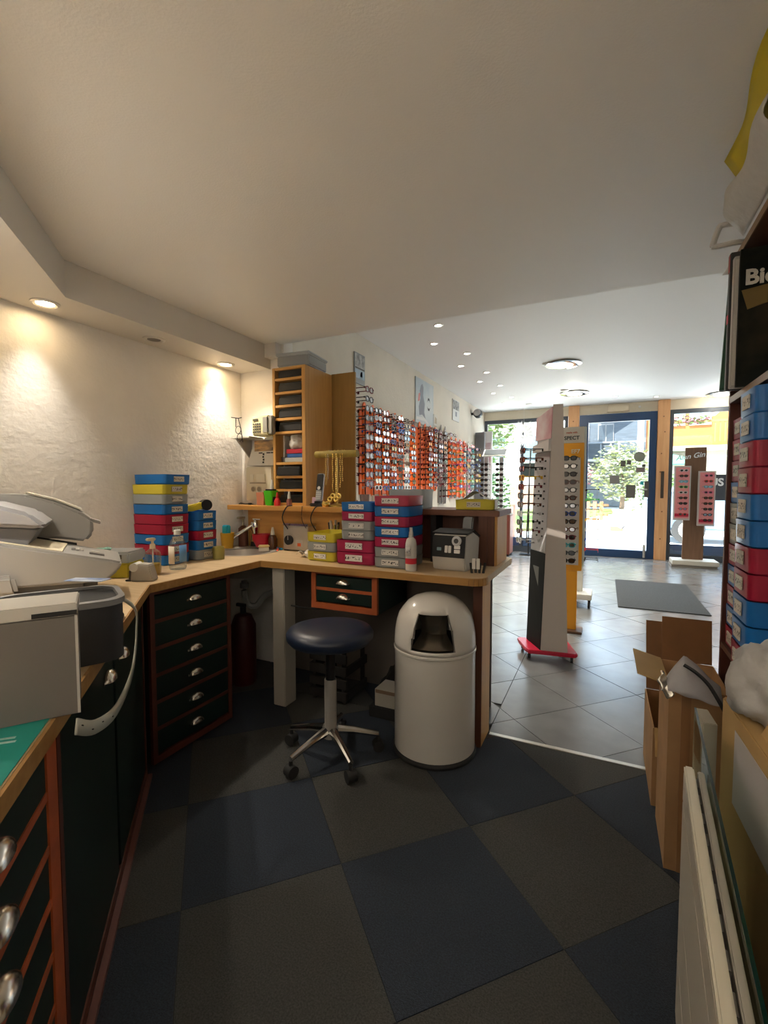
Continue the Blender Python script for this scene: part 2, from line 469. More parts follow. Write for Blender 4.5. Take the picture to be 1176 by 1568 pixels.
def sticker(x, z, w, h, round_=False, m=STK):
    g = G()
    if round_: g.cyl((x, 8.8985, z), (x, 8.8995, z), w / 2, n=20)
    else: g.box(x - w / 2, 8.8985, z - h / 2, x + w / 2, 8.8995, z + h / 2)
    return mk('sticker', g, m, door, sm=0)
sticker(.52, 1.71, .17, .17, True, mat('round sticker', (.25, .27, .22), .7))
sticker(.275, 1.60, .075, .10); sticker(.365, 1.62, .06, .075)
sticker(.155, 1.33, .15, .14, False, mat('grey sticker', (.22, .21, .2), .6)); sticker(.40, 1.13, .14, .22)
sticker(.585, 1.56, .05, .05); sticker(.54, 1.49, .13, .08, False, mat('pinkish sticker', (.22, .17, .16), .6))
sticker(.565, 1.27, .05, .06, False, mat('cyan sticker', (.02, .35, .4), .5))
# windows
FRM = mat('window frame', (.05, .06, .075), .5)
def window(n, x0, x1, mull):
    g = G()
    g.box(x0, 8.88, 2.39, x1, 8.96, 2.455, .003); g.box(x0, 8.88, .0, x1, 8.96, .10, .003)
    for x in (x0, x1 - .05): g.box(x, 8.88, .10, x + .05, 8.96, 2.39, .003)
    for x in mull: g.box(x, 8.88, .10, x + .05, 8.96, 2.39, .003)
    w = struct('window_%d' % n, g, FRM)
    xs = [x0 + .05] + [q for x in mull for q in (x, x + .05)] + [x1 - .05]
    for k in range(0, len(xs), 2):
        g = G(); g.box(xs[k] + .001, 8.915, .101, xs[k + 1] - .001, 8.925, 2.389); mk('pane', g, GLASS, w, sm=0)
    g = G(); g.box(x0 + .05, 8.93, .101, x1 - .05, 8.945, .26); mk('lower_panel', g, mat('blue lower panel', (.05, .11, .26), .4), w)
    return w
w1 = window(1, -2.09, -.61, [-1.42]); w2 = window(2, .945, 2.40, [])
WSC = mat('white vinyl lettering', (.85, .87, .88), .5)
text('lettering', 'US', .165, WSC, w2, (1.60, 8.911, 1.275), (R(90), 0, 0), bold=.006)
g = G(); g.box(1.3, 8.9125, .99, 2.3, 8.9145, 1.40); mk('vinyl_band', g, mat('dark band', (.06, .07, .09), .6), w2)
# alarm light box above the door, small sensor
t = thing('exit_light', 'long cream emergency light box above the blue shop door', 'light', (.18, 8.89, 2.535))
g = G(); g.box(-.17, -.05, -.06, .17, .009, .055, .008); mk('housing', g, mat('cream box', (.60, .50, .36), .5), t)
g = G(); g.box(-.155, -.058, -.05, .155, -.0505, .045, .003); mk('cover', g, mat('cream cover', (.68, .58, .42), .4), t)
t = single('motion_sensor', G().lathe([(0, -.02), (.015, -.018), (.02, 0), (.02, .01), (0, .012)], 12, M=Matrix.Rotation(R(90), 4, 'X')), WHITE,
           'small round sensor on the header between door light and pine post', 'sensor', (.50, 8.887, 2.54))

# --- the street outside
ASPH = mat('street base', (.40, .40, .39), .9)
g = G(); g.box(-30, 9.06, -.25, 30, 60, -.065); street = struct('street', g, ASPH)
PAV = [mat('paving %d' % k, c, .85, var=.05, vs=3) for k, c in enumerate([(.74, .73, .71), (.71, .70, .68), (.77, .76, .74)])]
for r_, (y0, y1) in enumerate([(9.06, 10.0), (10.01, 11.4), (11.41, 13), (13.01, 14.8), (14.81, 17), (17.01, 20)]):
    for k in range(7):
        x0 = -4 + k * 2.2 + (.8 if r_ % 2 else 0)
        g = G(); g.box(x0, y0, -.064, x0 + 2.19, y1, -.03 + .001 * (k % 2)); mk('paving_slab', g, PAV[(k + r_) % 3], street, sm=0)
# --- beyond the street
GRASS = mat('lawn grass', (.10, .16, .02), .9, var=.3, vs=12)
g = G()
g.prism([(-7, 13.5), (-1.9, 13.5), (-.9, 20), (1.6, 29), (-7, 29)], -.064, -.02)
lawn = mk('lawn', g, GRASS); lawn['kind'] = 'structure'
LEAF = [mat('leaf %d' % k, c, .7) for k, c in enumerate([(.05, .12, .015), (.10, .17, .03), (.025, .07, .02), (.17, .19, .06), (.26, .10, .11), (.21, .22, .15)])]
BARK = mat('bark', (.12, .08, .05), .9)
def foliage_mesh(g, c, rad, n, leaf=.10, seed=1, sc=(1, 1, 1)):
    rn = random.Random(seed)
    for _ in range(n):
        d = Vector((rn.gauss(0, 1), rn.gauss(0, 1), rn.gauss(0, 1))).normalized() * (rn.random() ** .45)
        p = Vector(c) + Vector((d.x * rad * sc[0], d.y * rad * sc[1], d.z * rad * sc[2]))
        q = Matrix.Rotation(rn.uniform(0, 6.28), 3, 'Z') @ Matrix.Rotation(rn.uniform(-1.2, 1.2), 3, 'X')
        l = leaf * rn.uniform(.6, 1.3)
        g.mi = rn.randrange(2)
        g.face([p + q @ Vector(w) * l for w in ((-.5, 0, 0), (0, -.28, .1), (.5, 0, 0), (0, .28, .1))])
    g.mi = 0
def plant(name, label, cat, loc, h0, rad, n, mats, leaf=.2, sc=(1, 1, 1), pot=None, seed=1, group=None):
    t = thing(name, label, cat, loc, group=group)
    if pot:
        g = G(); g.lathe([(0, 0), (pot * .75, 0), (pot, pot * 1.5), (pot * 1.08, pot * 1.5), (pot * 1.08, pot * 1.7), (pot * .9, pot * 1.7), (0, pot * 1.6)], 16)
        mk('pot', g, mat('pale pot', (.5, .48, .42), .8), t)
    g = G(); g.tube([(0, 0, pot * 1.6 if pot else 0), (.03, 0, h0 * .6), (0, .02, h0)], [rad * .09, rad * .06, rad * .04])
    mk('stem', g, BARK, t)
    g = G(); foliage_mesh(g, (0, 0, h0), rad, n, leaf, seed, sc); mk('foliage', g, mats, t, sm=0)
    return t
plant('potted_tree', 'tall pale variegated shrub standing in the sunny street, seen through the door', 'shrub', (.55, 18, -.03), 1.75, 1.05, 1700, [LEAF[5], LEAF[3]], .17, (1, 1, 1.0), .28, 3)
plant('green_bush', 'dense green bush right of the pale shrub, seen through the door', 'bush', (1.95, 20.8, -.03), .95, .95, 1500, [LEAF[1], LEAF[0]], .17, (.8, .7, 1.0), None, 4)
plant('hydrangea', 'bush with pink flower heads behind the orange fence across the street', 'bush', (-1.05, 20, -.03), 1.75, .75, 900, [LEAF[4], LEAF[5]], .17, (1.0, .8, .75), None, 5)
plant('low_shrub', 'low green shrub under the pink flowering bush', 'bush', (-1.1, 19.4, -.03), .75, .7, 900, [LEAF[0], LEAF[1]], .16, (1.1, .7, .7), None, 6)
plant('garden_tree', 'large bright green tree seen through the left shop window', 'tree', (-4.6, 17.5, -.03), 3.6, 1.7, 2200, [LEAF[1], LEAF[3]], .26, (1, .8, 1.2), None, 7)
plant('garden_hedge', 'dark green hedge below the tree in the left window', 'hedge', (-3.9, 16, -.03), 1.0, 1.0, 1300, [LEAF[2], LEAF[0]], .18, (1.2, .6, .9), None, 8)
# orange fence
t = thing('garden_fence', 'low orange wooden fence in front of the pink flowering bush', 'fence', (-1.0, 18.3, -.03))
FEN = mat('fence wood', (.30, .13, .05), .7)
g0 = None
for k in range(9):
    g = G(); g.box(-.9 + k * .22, -.02, .05, -.78 + k * .22, .02, .72); mk('slat', g, FEN, t, sm=0)
for z in (.2, .55):
    g = G(); g.box(-.95, .021, z, 1.15, .05, z + .08); mk('rail', g, FEN, t, sm=0)
# blue-grey timber house opposite, in the shade of its eaves
t = thing('timber_house', 'large blue grey timber house across the street seen through the glass door', 'house', (1.2, 33, -.03))
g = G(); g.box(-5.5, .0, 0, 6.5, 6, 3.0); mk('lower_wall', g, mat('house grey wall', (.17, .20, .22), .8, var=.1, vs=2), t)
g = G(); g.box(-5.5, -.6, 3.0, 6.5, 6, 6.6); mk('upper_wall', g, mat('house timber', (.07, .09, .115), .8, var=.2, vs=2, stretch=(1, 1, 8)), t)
g = G(); g.prism([(-1.8, 6.3), (-1.8, 6.75), (3, 10.2), (7.9, 6.75), (7.9, 6.3), (3, 9.6)], -6.6, 1.6, Matrix.Rotation(R(90), 4, 'X') @ Matrix.Scale(1, 4))
mk('roof', g, mat('house roof', (.34, .16, .12), .8), t)
for x in (-2.6, -1.2, 2.9, 4.3):
    g = G(); g.box(x - .45, -.66, 4.0, x + .45, -.601, 5.2); w = mk('window', g, mat('house window frame', (.22, .22, .22), .6), t)
    for k in (-1, 1):
        g = G(); g.box(x + k * .22 - .18, -.69, 4.08, x + k * .22 + .18, -.661, 5.1); mk('pane', g, mat('house glass', (.03, .04, .05), .1), w)
for k in range(12):
    g = G(); g.box(-5.5 + k, -1.0, 3.05, -5.42 + k, -.92, 3.95); mk('baluster', g, mat('balcony wood', (.20, .23, .27), .7), t)
g = G(); g.box(-5.5, -1.05, 3.95, 6.5, -.87, 4.05); mk('balcony_rail', g, MATS['balcony wood'], t)
g = G(); g.box(-5.5, -1.05, 2.85, 6.5, -.601, 3.0); mk('balcony_floor', g, mat('pale balcony edge', (.5, .5, .48), .7), t)
g = G(); g.box(.9, -.06, .3, 2.6, -.001, 2.3); w = mk('doorway', g, mat('shop door dark', (.07, .10, .11), .3), t)
single('street_post', G().box(-.14, -.14, 0, .14, .14, 5.8, .01), mat('post white', (.75, .75, .74), .6), 'white pole in front of the blue grey house', 'pole', (1.6, 27, -.03))
single('street_post', G().box(-.14, -.14, 0, .14, .14, 5.8, .01), mat('post white', (.75, .75, .74), .6), 'white pole at the left side of the glass door view', 'pole', (-1.0, 24, -.03))
t = thing('yellow_chock', 'small yellow wedge lying on the sunny paving outside the door', 'wedge', (.33, 14.5, -.029))
g = G(); g.prism([(-.16, 0), (.16, 0), (.16, .05), (.02, .13), (-.16, .13)], -.1, .1, Matrix.Rotation(R(90), 4, 'X')); mk('body', g, mat('wedge yellow', (.75, .42, .05), .6), t)
g = G(); g.cyl((.12, -.02, .06), (.2, -.02, .14), .02); mk('grip', g, BLACK, t)
# chalet seen through the right window
t = thing('orange_chalet', 'sunny orange timber chalet with a balcony seen through the right window', 'house', (5.4, 24, -.03))
OW = mat('chalet orange', (.30, .11, .02), .7, var=.15, vs=2, stretch=(1, 1, 8)); YW = mat('chalet yellow', (.42, .26, .05), .8)
g = G(); g.box(-3.5, 0, 3.0, .2, 4, 7); mk('upper_wall', g, OW, t)
g = G(); g.box(-3.5, .2, 0, .2, 4, 3.0); mk('lower_wall', g, mat('chalet cream', (.40, .35, .27), .8), t)
g = G(); g.box(.2, -.2, 0, .9, 4, 7); mk('corner_pillar', g, YW, t)
for x in (-2.7, -1.75):
    g = G(); g.box(x - .4, -.06, 3.9, x + .4, -.001, 5.8); w = mk('window', g, mat('chalet window', (.4, .38, .33), .6), t)
    for k in (-1, 1):
        g = G(); g.box(x + k * .19 - .15, -.08, 4.0, x + k * .19 + .15, -.061, 5.7); mk('pane', g, mat('chalet glass', (.35, .5, .55), .1), w)
g = G(); g.prism([(-.9, 5.9), (.1, 6.6), (.1, 4.4), (-.2, 4.6), (-.35, 5.2)], .001, .08, Matrix.Rotation(R(90), 4, 'X')); mk('carved_brace', g, mat('brace wood', (.45, .16, .04), .7), t)
for k in range(10):
    g = G(); g.box(-1.4 + k * .17, -1.0, 3.1, -1.35 + k * .17, -.96, 3.9); mk('baluster', g, mat('rail orange', (.28, .12, .03), .7), t)
g = G(); g.box(-3.5, -1.02, 3.9, .2, -.94, 4.0); mk('balcony_rail', g, MATS['rail orange'], t)
g = G(); g.box(-3.5, -1.05, 2.75, .2, -.001, 2.95); mk('balcony_floor', g, mat('balcony floor pale', (.42, .33, .22), .7), t)
g = G(); g.prism([(-3.3, 0), (-1.9, 0), (-1.9, .12), (-3.3, .5)], -.6, .9, Matrix.Translation((0, -.6, 2.2)) @ Matrix.Rotation(R(90), 4, 'X')); mk('awning', g, mat('awning green', (.10, .35, .25), .7), t)
g = G(); foliage_mesh(g, (-2.3, -1.05, 4.0), .42, 260, .16, 9, (1.9, .5, .6)); mk('flower_box', g, [LEAF[1], LEAF[4]], t, sm=0)
t = thing('white_house', 'pale white house with a grid of windows at the right window edge', 'house', (8.6, 25, -.03))
g = G(); g.box(-1.6, 0, 0, 4, 4, 8); mk('wall', g, mat('house white', (.5, .5, .49), .8), t)
for z in (2.9, 4.4, 5.9):
    for x in (-1.0, .1):
        g = G(); g.box(x - .35, -.05, z, x + .35, -.001, z + 1.1); w = mk('window', g, mat('white house frame', (.6, .62, .63), .6), t)
        g = G(); g.box(x - .28, -.07, z + .06, x + .28, -.051, z + 1.04); mk('pane', g, mat('white house glass', (.45, .5, .55), .15), w)
t = thing('pale_house', 'pale house wall with shaded windows seen through the left shop window', 'house', (-4.2, 27, -.03))
g = G(); g.box(-6, 0, 0, 3.2, 4, 7); mk('wall', g, mat('house pale', (.42, .41, .38), .8), t)
for x in (-1.4, .4, 2.0):
    g = G(); g.box(x - .5, -.05, 2.6, x + .5, -.001, 4.2); w = mk('window', g, mat('pale house frame', (.45, .45, .45), .6), t)
    g = G(); g.box(x - .42, -.07, 2.7, x + .42, -.051, 4.1); mk('pane', g, mat('pale house glass', (.1, .14, .16), .15), w)
# parked car, side on, under the right window
t = thing('car', 'blue grey parked car outside behind the pink sunglasses stand', 'car', (2.9, 12.6, -.03))
CARP = mat('car paint', (.16, .22, .30), .3, .3, coat=.5)
g = G()
prof = [(-2.0, .30), (2.0, .30), (2.05, .75), (1.75, .95), (1.0, 1.02), (.5, 1.42), (-1.0, 1.45), (-1.7, 1.05), (-2.05, .95)]
g.prism(prof, -.8, .8, Matrix.Rotation(R(90), 4, 'X')); bmesh.ops.bevel(g.bm, geom=g.bm.edges[:], offset=.05, segments=2, affect='EDGES'); mk('body', g, CARP, t)
for x0, x1, x2, x3 in ((-.95, -.05, -.05, -1.5), (.03, .45, .85, .03)):
    g = G(); g.prism([(x0, 1.38), (x1, 1.37), (x2, 1.05), (x3, 1.05)], .801, .815, Matrix.Rotation(R(90), 4, 'X')); mk('side_window', g, mat('car glass', (.02, .03, .04), .08), t)
for x in (-1.25, 1.25):
    for y in (-.72, .72):
        g = G(); g.cyl((x, y - .11, .31), (x, y + .11, .31), .31, n=22); w = mk('wheel', g, RUB, t)
        g = G(); g.cyl((x, y - .125, .31), (x, y + .125, .31), .19, n=14); mk('hub_cap', g, STEEL, w)

# ================================================================== SHOP CEILING LAMPS
def downlight(name, x, y, z, label, group, on, r=.042, strength=12, tilt=None):
    t = thing(name, label, 'ceiling light', (x, y, z), group=group)
    g = G(); g.lathe([(r, 0), (r, -.004), (r * .8, -.008), (r * .62, -.004), (r * .62, 0)], 20); mk('trim_ring', g, mat('lamp ring', (.65, .62, .58), .3, .6), t)
    g = G(); g.cyl((0, 0, -.0035), (0, 0, -.0005), r * .6, n=16)
    mk('bulb', g, mat('bulb lit %d' % (on[2] * 1000 + strength), (1, .9, .75), .5, emit=on, es=strength) if on else mat('bulb off', (.10, .085, .07), .3), t)
    return t
LEDC = (1, .93, .82)
for k, (x, y) in enumerate([(-1.35, 3.955), (-1.555, 4.43), (-1.35, 4.90), (-1.55, 5.365), (-1.35, 5.80), (-1.548, 6.26), (-1.35, 6.62), (-1.553, 7.12), (-1.36, 7.55), (-1.56, 8.02)]):
    t = downlight('spotlight', x, y, 2.62, 'small recessed spotlight, %s from the near end of the zigzag row on the shop ceiling' % NTH[k], 'zigzag row of shop spotlights', LEDC, .045, 14)
    add_light('spotlight_lamp', 'SPOT', (0, 0, -.02), 34, (1, .95, .82), .03, None, 105, .8, parent=t).rotation_euler = (0, R(-14), 0)
for x, y, l in ((.12, 8.19, 'small recessed spotlight in the ceiling just inside the shop door'), (.70, 8.47, 'small recessed spotlight in the ceiling in front of the right pine post')):
    downlight('spotlight', x, y, 2.62, l, None, LEDC, .045, 6)
for x, y, l, e in ((-.46, 5.757, 'chrome dish ceiling lamp nearest the workshop', 0), (-.44, 7.594, 'round glowing ceiling lamp in front of the left pine post', 3), (1.57, 8.6, 'round ceiling lamp by the right shop window', 3)):
    t = thing('ceiling_lamp', l, 'ceiling light', (x, y, 2.62))
    g = G(); g.lathe([(.10, 0), (.19, -.012), (.20, -.02), (.17, -.03), (.11, -.028)], 28); mk('rim', g, CHROME, t)
    g = G(); g.lathe([(.11, -.026), (.10, -.034), (.05, -.038), (0, -.038)], 20); mk('diffuser', g, mat('lamp diffuser', (1, 1, .9), .4, emit=(1, .97, .82), es=3), t)
    if e: add_light('ceiling_lamp_light', 'POINT', (0, 0, -.16), e, (1, .95, .85), .10, parent=t)
for x, y, l in ((-.628, 5.70, 'small flat smoke detector beside the chrome ceiling lamp'), (-.56, 7.34, 'small flat smoke detector beside the round glowing ceiling lamp'), (-1.2, 8.3, 'round flat detector on the ceiling near the left window')):
    t = single('smoke_detector', G().lathe([(0, 0), (.055, 0), (.058, -.012), (.04, -.022), (0, -.024)], 18), WHITE, l, 'detector', (x, y, 2.62))
# workshop soffit spots; last two are unseen fill lamps added to brighten the room
WARM = (1, .74, .42)
for k, (x, y, on, l) in enumerate([(-2.16, 1.20, 1, 'lit swivel spotlight in the soffit above the printer end of the left wall'),
                                  (-2.165, 1.73, 0, 'unlit swivel spotlight in the middle of the soffit over the left wall'),
                                  (-2.19, 2.27, 1, 'lit swivel spotlight in the soffit near the back corner by the wooden tower'),
                                  (-1.58, .42, 1, 'added unseen fill spotlight in the soffit over the diagonal counter'), (-.65, -.53, 1, 'added unseen fill spotlight in the soffit behind the viewer over the counter end')]):
    t = downlight('soffit_spotlight', x, y, 1.98, l, 'spotlights in the workshop soffit', WARM if on else None, .055, 30)
    if on: add_light('soffit_lamp', 'SPOT', (x, y, 1.965), (3.2, 0, 3.2)[k] if k < 3 else 36, (1, .95, .87), .02, (x - (.11 if k < 3 else .15), y - (0 if k < 3 else .15), 1.0), (66, 62, 88)[k] if k < 3 else 96, 1)

# wide spill of the two lit soffit spots, falling on the counter below them
for x, y, e in ((-2.16, 1.20, 11), (-2.19, 2.27, 13)):
    add_light('soffit_spill', 'SPOT', (x, y, 1.962), e, (1, .91, .77), .03, (x + .45, y - .05, .8), 100, 1)
# unseen fill fixture added to brighten the workshop, over the viewer's end
t = thing('fill_luminaire', 'long white fill luminaire added unseen on the workshop ceiling behind the viewer', 'ceiling light', (.05, -.75, 2.13))
g = G(); g.box(-.62, -.09, -.05, .62, .09, 0, .006); mk('housing', g, WHITE, t)
g = G(); g.box(-.60, -.075, -.056, .60, .075, -.0505); mk('diffuser', g, mat('fill diffuser glow', (1, .95, .85), .5, emit=(1, .93, .80), es=5), t)
add_light('fill_lamp', 'AREA', (0, 0, -.062), 2.5, (1, .92, .82), 1, None, parent=t, sx=1.2, sy=.15)
# ================================================================== WORKTOP AND CABINETS
RT = .70710678
E2 = Vector((-1.68, 1.285))               # outer corner of the worktop edge
E3 = Vector((-1.69, 1.985))
F0 = E2 + Vector((RT, -RT)) * 2.1
ctr = []
outer = [F0, E2, E3, Vector((-.53, 1.985))]
for k in range(1, 5):
    t_ = k / 5 * math.pi / 2
    outer.append(Vector((-.53 + .065 * math.sin(t_), 2.05 - .065 * math.cos(t_))))
outer += [Vector((-.465, 2.05)), Vector((-.465, 2.66)), Vector((-.60, 2.80)), Vector((-.76, 2.85)), Vector((-.76, 2.56)), Vector((-.76, 2.499)), Vector((-2.279, 2.499)), Vector((-2.279, .956)),
          F0 + Vector((-.49, -.49))]
sink_c = Vector((-2.03, 2.23)); sink_r = .212
hole = [sink_c + Vector((math.cos(a * math.pi / 14), math.sin(a * math.pi / 14))) * (sink_r - .012) for a in range(28)]
def slab_with_hole(outer, hole, z0, z1):
    vs = [tuple(p) for p in outer] + [tuple(p) for p in hole]
    n, h = len(outer), len(hole)
    ed = [(i, (i + 1) % n) for i in range(n)] + [(n + i, n + (i + 1) % h) for i in range(h)]
    r = delaunay_2d_cdt([Vector(v) for v in vs], ed, [], 0, 1e-6)
    V, F = r[0], r[2]
    def inside(p, poly):
        c = False
        for i in range(len(poly)):
            a, b = poly[i], poly[(i + 1) % len(poly)]
            if (a[1] > p[1]) != (b[1] > p[1]) and p[0] < (b[0] - a[0]) * (p[1] - a[1]) / (b[1] - a[1]) + a[0]: c = not c
        return c
    g = G()
    top = [g.bm.verts.new((p.x, p.y, z1)) for p in V]; bot = [g.bm.verts.new((p.x, p.y, z0)) for p in V]
    for f in F:
        c = sum((V[i] for i in f), Vector((0, 0))) / len(f)
        if inside(c, outer) and not inside(c, hole):
            g.bm.faces.new([top[i] for i in f]); g.bm.faces.new([bot[i] for i in f][::-1])
    for i, j in ed:
        q = r[3]
        def find(p): return min(range(len(V)), key=lambda k: (V[k] - Vector(p)).length)
        a, b = find(vs[i]), find(vs[j])
        try: g.bm.faces.new((top[a], top[b], bot[b], bot[a]))
        except ValueError: pass
    g._done(); return g
wt = thing('worktop', 'long angled beech worktop running round the workshop corner to the rounded end', 'worktop', (0, 0, 0))
g = slab_with_hole(outer, hole, .768, .80); mk('board', g, TOPW, wt, sm=20)
# wooden edge band, proud of the board
g = G()
def band(p, q, d=.006, z0=.764, z1=.799):
    p = Vector(p); q = Vector(q); e = (q - p).normalized(); nrm = Vector((e.y, -e.x))
    g.prism([p + nrm * -.0005, q + nrm * -.0005, q + nrm * d, p + nrm * d], z0, z1)
for i in range(8): 
    a_, b_ = outer[i], outer[i + 1]
    e = (b_ - a_).normalized(); n_ = Vector((e.y, -e.x))
    # room side: choose outward
    mid = (a_ + b_) / 2
    g.prism([a_, b_, b_ + n_ * .006, a_ + n_ * .006] if (i in (1,)) is False else [a_, b_, b_ + n_ * .006, a_ + n_ * .006], .766, .799)
mk('edge_band', g, EDGEW, wt, sm=20)
g = G(); g.box(-.53, 2.0725, -.0, -.488, 2.235, .767, .002); mk('end_panel', g, BIRCH, wt)
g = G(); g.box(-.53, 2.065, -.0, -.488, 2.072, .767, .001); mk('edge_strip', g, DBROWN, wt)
g = G(); g.box(-1.625, 2.0, .0, -1.545, 2.10, .767, .004); mk('support_post', g, mat('painted post', (.40, .37, .32), .7), wt)
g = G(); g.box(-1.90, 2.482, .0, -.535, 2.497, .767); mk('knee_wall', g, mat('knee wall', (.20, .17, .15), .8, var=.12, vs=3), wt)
g = G(); g.box(-.95, 2.36, .02, -.535, 2.40, .767) ; mk('knee_divider', g, mat('divider grey', (.22, .19, .17), .8), wt)

def cup_pull(parent, M, name='handle'):
    g = G()
    prof = []
    n, mm = 10, 5
    for i in range(n + 1):
        th = math.pi * i / n
        row = []
        for j in range(mm + 1):
            ph = math.pi / 2 * j / mm
            # half shell opening downward (local: x along, y out, z up)
            x = .038 * math.cos(th); 
            row.append(Vector((x, .024 * math.sin(ph) * (math.sin(th) ** .6) + .002, .026 * math.sin(th) * math.cos(ph) - .008)))
        prof.append([g.bm.verts.new(r_) for r_ in row])
    for i in range(n):
        for j in range(mm):
            try: g.bm.faces.new((prof[i][j], prof[i + 1][j], prof[i + 1][j + 1], prof[i][j + 1]))
            except ValueError: pass
    g._done()
    bmesh.ops.remove_doubles(g.bm, verts=g.bm.verts[:], dist=.0004)
    g.box(-.042, .0, -.012, .042, .003, -.004)
    o = mk(name, g, NICKEL, parent, sm=60); o.matrix_local = M
    return o
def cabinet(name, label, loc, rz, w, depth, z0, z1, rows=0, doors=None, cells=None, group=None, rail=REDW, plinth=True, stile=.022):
    """front faces local -Y; x from 0 to w"""
    t = thing(name, label, 'cabinet', loc, rz, group)
    g = G()
    g.box(0, .018, z0, .016, depth, z1); g.box(w - .016, .018, z0, w, depth, z1); g.box(.016, depth - .01, z0, w - .016, depth, z1); g.box(.016, .02, z0, w - .016, depth - .01, z0 + .015)
    mk('carcass', g, GREENP, t)
    g = G(); g.box(0, 0, z0, stile, .018, z1); g.box(w - stile, 0, z0, w, .018, z1)
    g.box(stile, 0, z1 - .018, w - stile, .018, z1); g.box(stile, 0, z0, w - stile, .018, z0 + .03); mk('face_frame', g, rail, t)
    if rows:
        zz0, zz1 = z0 + .03, z1 - .018; h = (zz1 - zz0) / rows
        for k in range(1, rows):
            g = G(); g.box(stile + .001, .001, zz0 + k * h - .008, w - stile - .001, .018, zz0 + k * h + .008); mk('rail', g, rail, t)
        for k in range(rows):
            g = G(); g.box(stile + .002, .003, zz0 + k * h + .009, w - stile - .002, depth - .03, zz0 + (k + 1) * h - .009); d = mk('drawer', g, GREENP, t)
            cup_pull(d, Matrix.Translation((w / 2, .002, zz0 + (k + .5) * h + .005)) @ Matrix.Rotation(R(180), 4, 'Z'))
    if doors:
        for (x0, x1, hx) in doors:
            g = G(); g.box(x0, .003, z0 + .032, x1, .02, z1 - .02, .002); d = mk('door', g, GREENP, t)
            cup_pull(d, Matrix.Translation((hx, .002, z1 - .085)) @ Matrix.Rotation(R(180), 4, 'Z'))
    return t
# six-drawer unit along the left wall (front faces +X)
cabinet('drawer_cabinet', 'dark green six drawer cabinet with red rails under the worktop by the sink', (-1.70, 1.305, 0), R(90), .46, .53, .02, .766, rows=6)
# diagonal run: local x runs from the outer corner towards the viewer, front faces the room
def dg(sx, inw=0.0):
    p = E2 + Vector((RT, -RT)) * sx + Vector((-RT, -RT)) * (.018 + inw); return (p.x, p.y, 0)
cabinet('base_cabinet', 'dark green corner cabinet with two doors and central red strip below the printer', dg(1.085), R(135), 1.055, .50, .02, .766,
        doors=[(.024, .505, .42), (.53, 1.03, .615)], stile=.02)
cabinet('drawer_cabinet', 'nearest dark green drawer cabinet with orange red rails below the teal leaflet', dg(1.62), R(135), .53, .50, .02, .766, rows=7, rail=mat('orange red rail', (.52, .11, .035), .45, var=.15, vs=12), stile=.05)
g = G(); g.prism([dg(1.62)[:2], dg(0.02)[:2], (dg(.02)[0] + .012, dg(.02)[1] + .012), (dg(1.62)[0] + .012, dg(1.62)[1] + .012)], .0005, .016); struct('baseboard_diagonal', g, mat('plinth strip', (.16, .06, .05), .6))
# hanging two-drawer unit
cabinet('drawer_unit', 'small orange red two drawer unit hanging under the worktop above the stool', (-1.383, 2.02, 0), 0, .385, .38, .568, .767, rows=2, rail=mat('orange rail', (.42, .10, .03), .5, var=.12, vs=10), stile=.028)
# things in the dark under the sink
t = thing('red_canister', 'dark red canister standing in the shadow under the sink', 'canister', (-1.98, 2.16, 0))
g = G(); g.lathe([(0, 0), (.07, 0), (.075, .01), (.075, .36), (.05, .42), (.025, .43), (0, .43)], 20); mk('body', g, mat('deep red', (.06, .006, .005), .5), t)
g = G(); g.cyl((0, 0, .431), (0, 0, .47), .018); g.box(-.05, -.01, .47, .02, .01, .49, .003); mk('valve', g, BLACK, t)
t = thing('waste_pipe', 'pale plastic sink waste pipe in the dark below the sink', 'pipe', (-2.03, 2.23, 0))
g = G(); g.tube(smooth_path([(0, 0, .615), (0, 0, .52), (.01, .02, .46), (.05, .05, .45), (.08, .08, .50), (.10, .12, .52), (.10, .25, .52)]), .02, 8); mk('pipe', g, mat('grey pipe', (.3, .3, .28), .5), t)
g = G(); g.cyl((0, 0, .57), (0, 0, .60), .027); mk('nut', g, MATS['grey pipe'], t)
# sink: round steel bowl let into the worktop
t = thing('sink', 'round stainless steel sink set into the worktop corner', 'sink', (sink_c.x, sink_c.y, .80))
g = G(); g.lathe([(.165, -.002), (sink_r - .004, .004), (sink_r, .003), (sink_r + .001, .0005), (sink_r - .006, .001), (.16, -.008), (.15, -.11), (.12, -.15), (.02, -.16)], 40); mk('bowl', g, STEEL, t, sm=50)
g = G(); g.lathe([(.021, -.159), (.02, -.156), (0, -.157)], 16); mk('drain', g, CHROME, t)
# tap
t = thing('tap', 'chrome single lever tap with black foot behind the steel sink', 'tap', (-2.13, 2.455, .80))
g = G(); g.cyl((0, 0, .0005), (0, 0, .035), .036, .032, 20); mk('foot', g, BLACK, t)
g = G(); g.lathe([(.032, .035), (.026, .08), (.024, .10), (.03, .12), (.034, .14), (.028, .165), (0, .17)], 20); mk('body', g, CHROME, t)
g = G(); g.cyl((-.005, -.02, .145), (-.13, -.12, .045), .013, .011, 12); g.cyl((-.13, -.12, .045), (-.14, -.128, .025), .013, .013, 12); mk('spout', g, CHROME, t)
g = G(); g.cyl((0, 0, .168), (.005, .0, .182), .012); g.box(-.02, -.01, .18, .05, .01, .188, .003); mk('lever', g, CHROME, t)

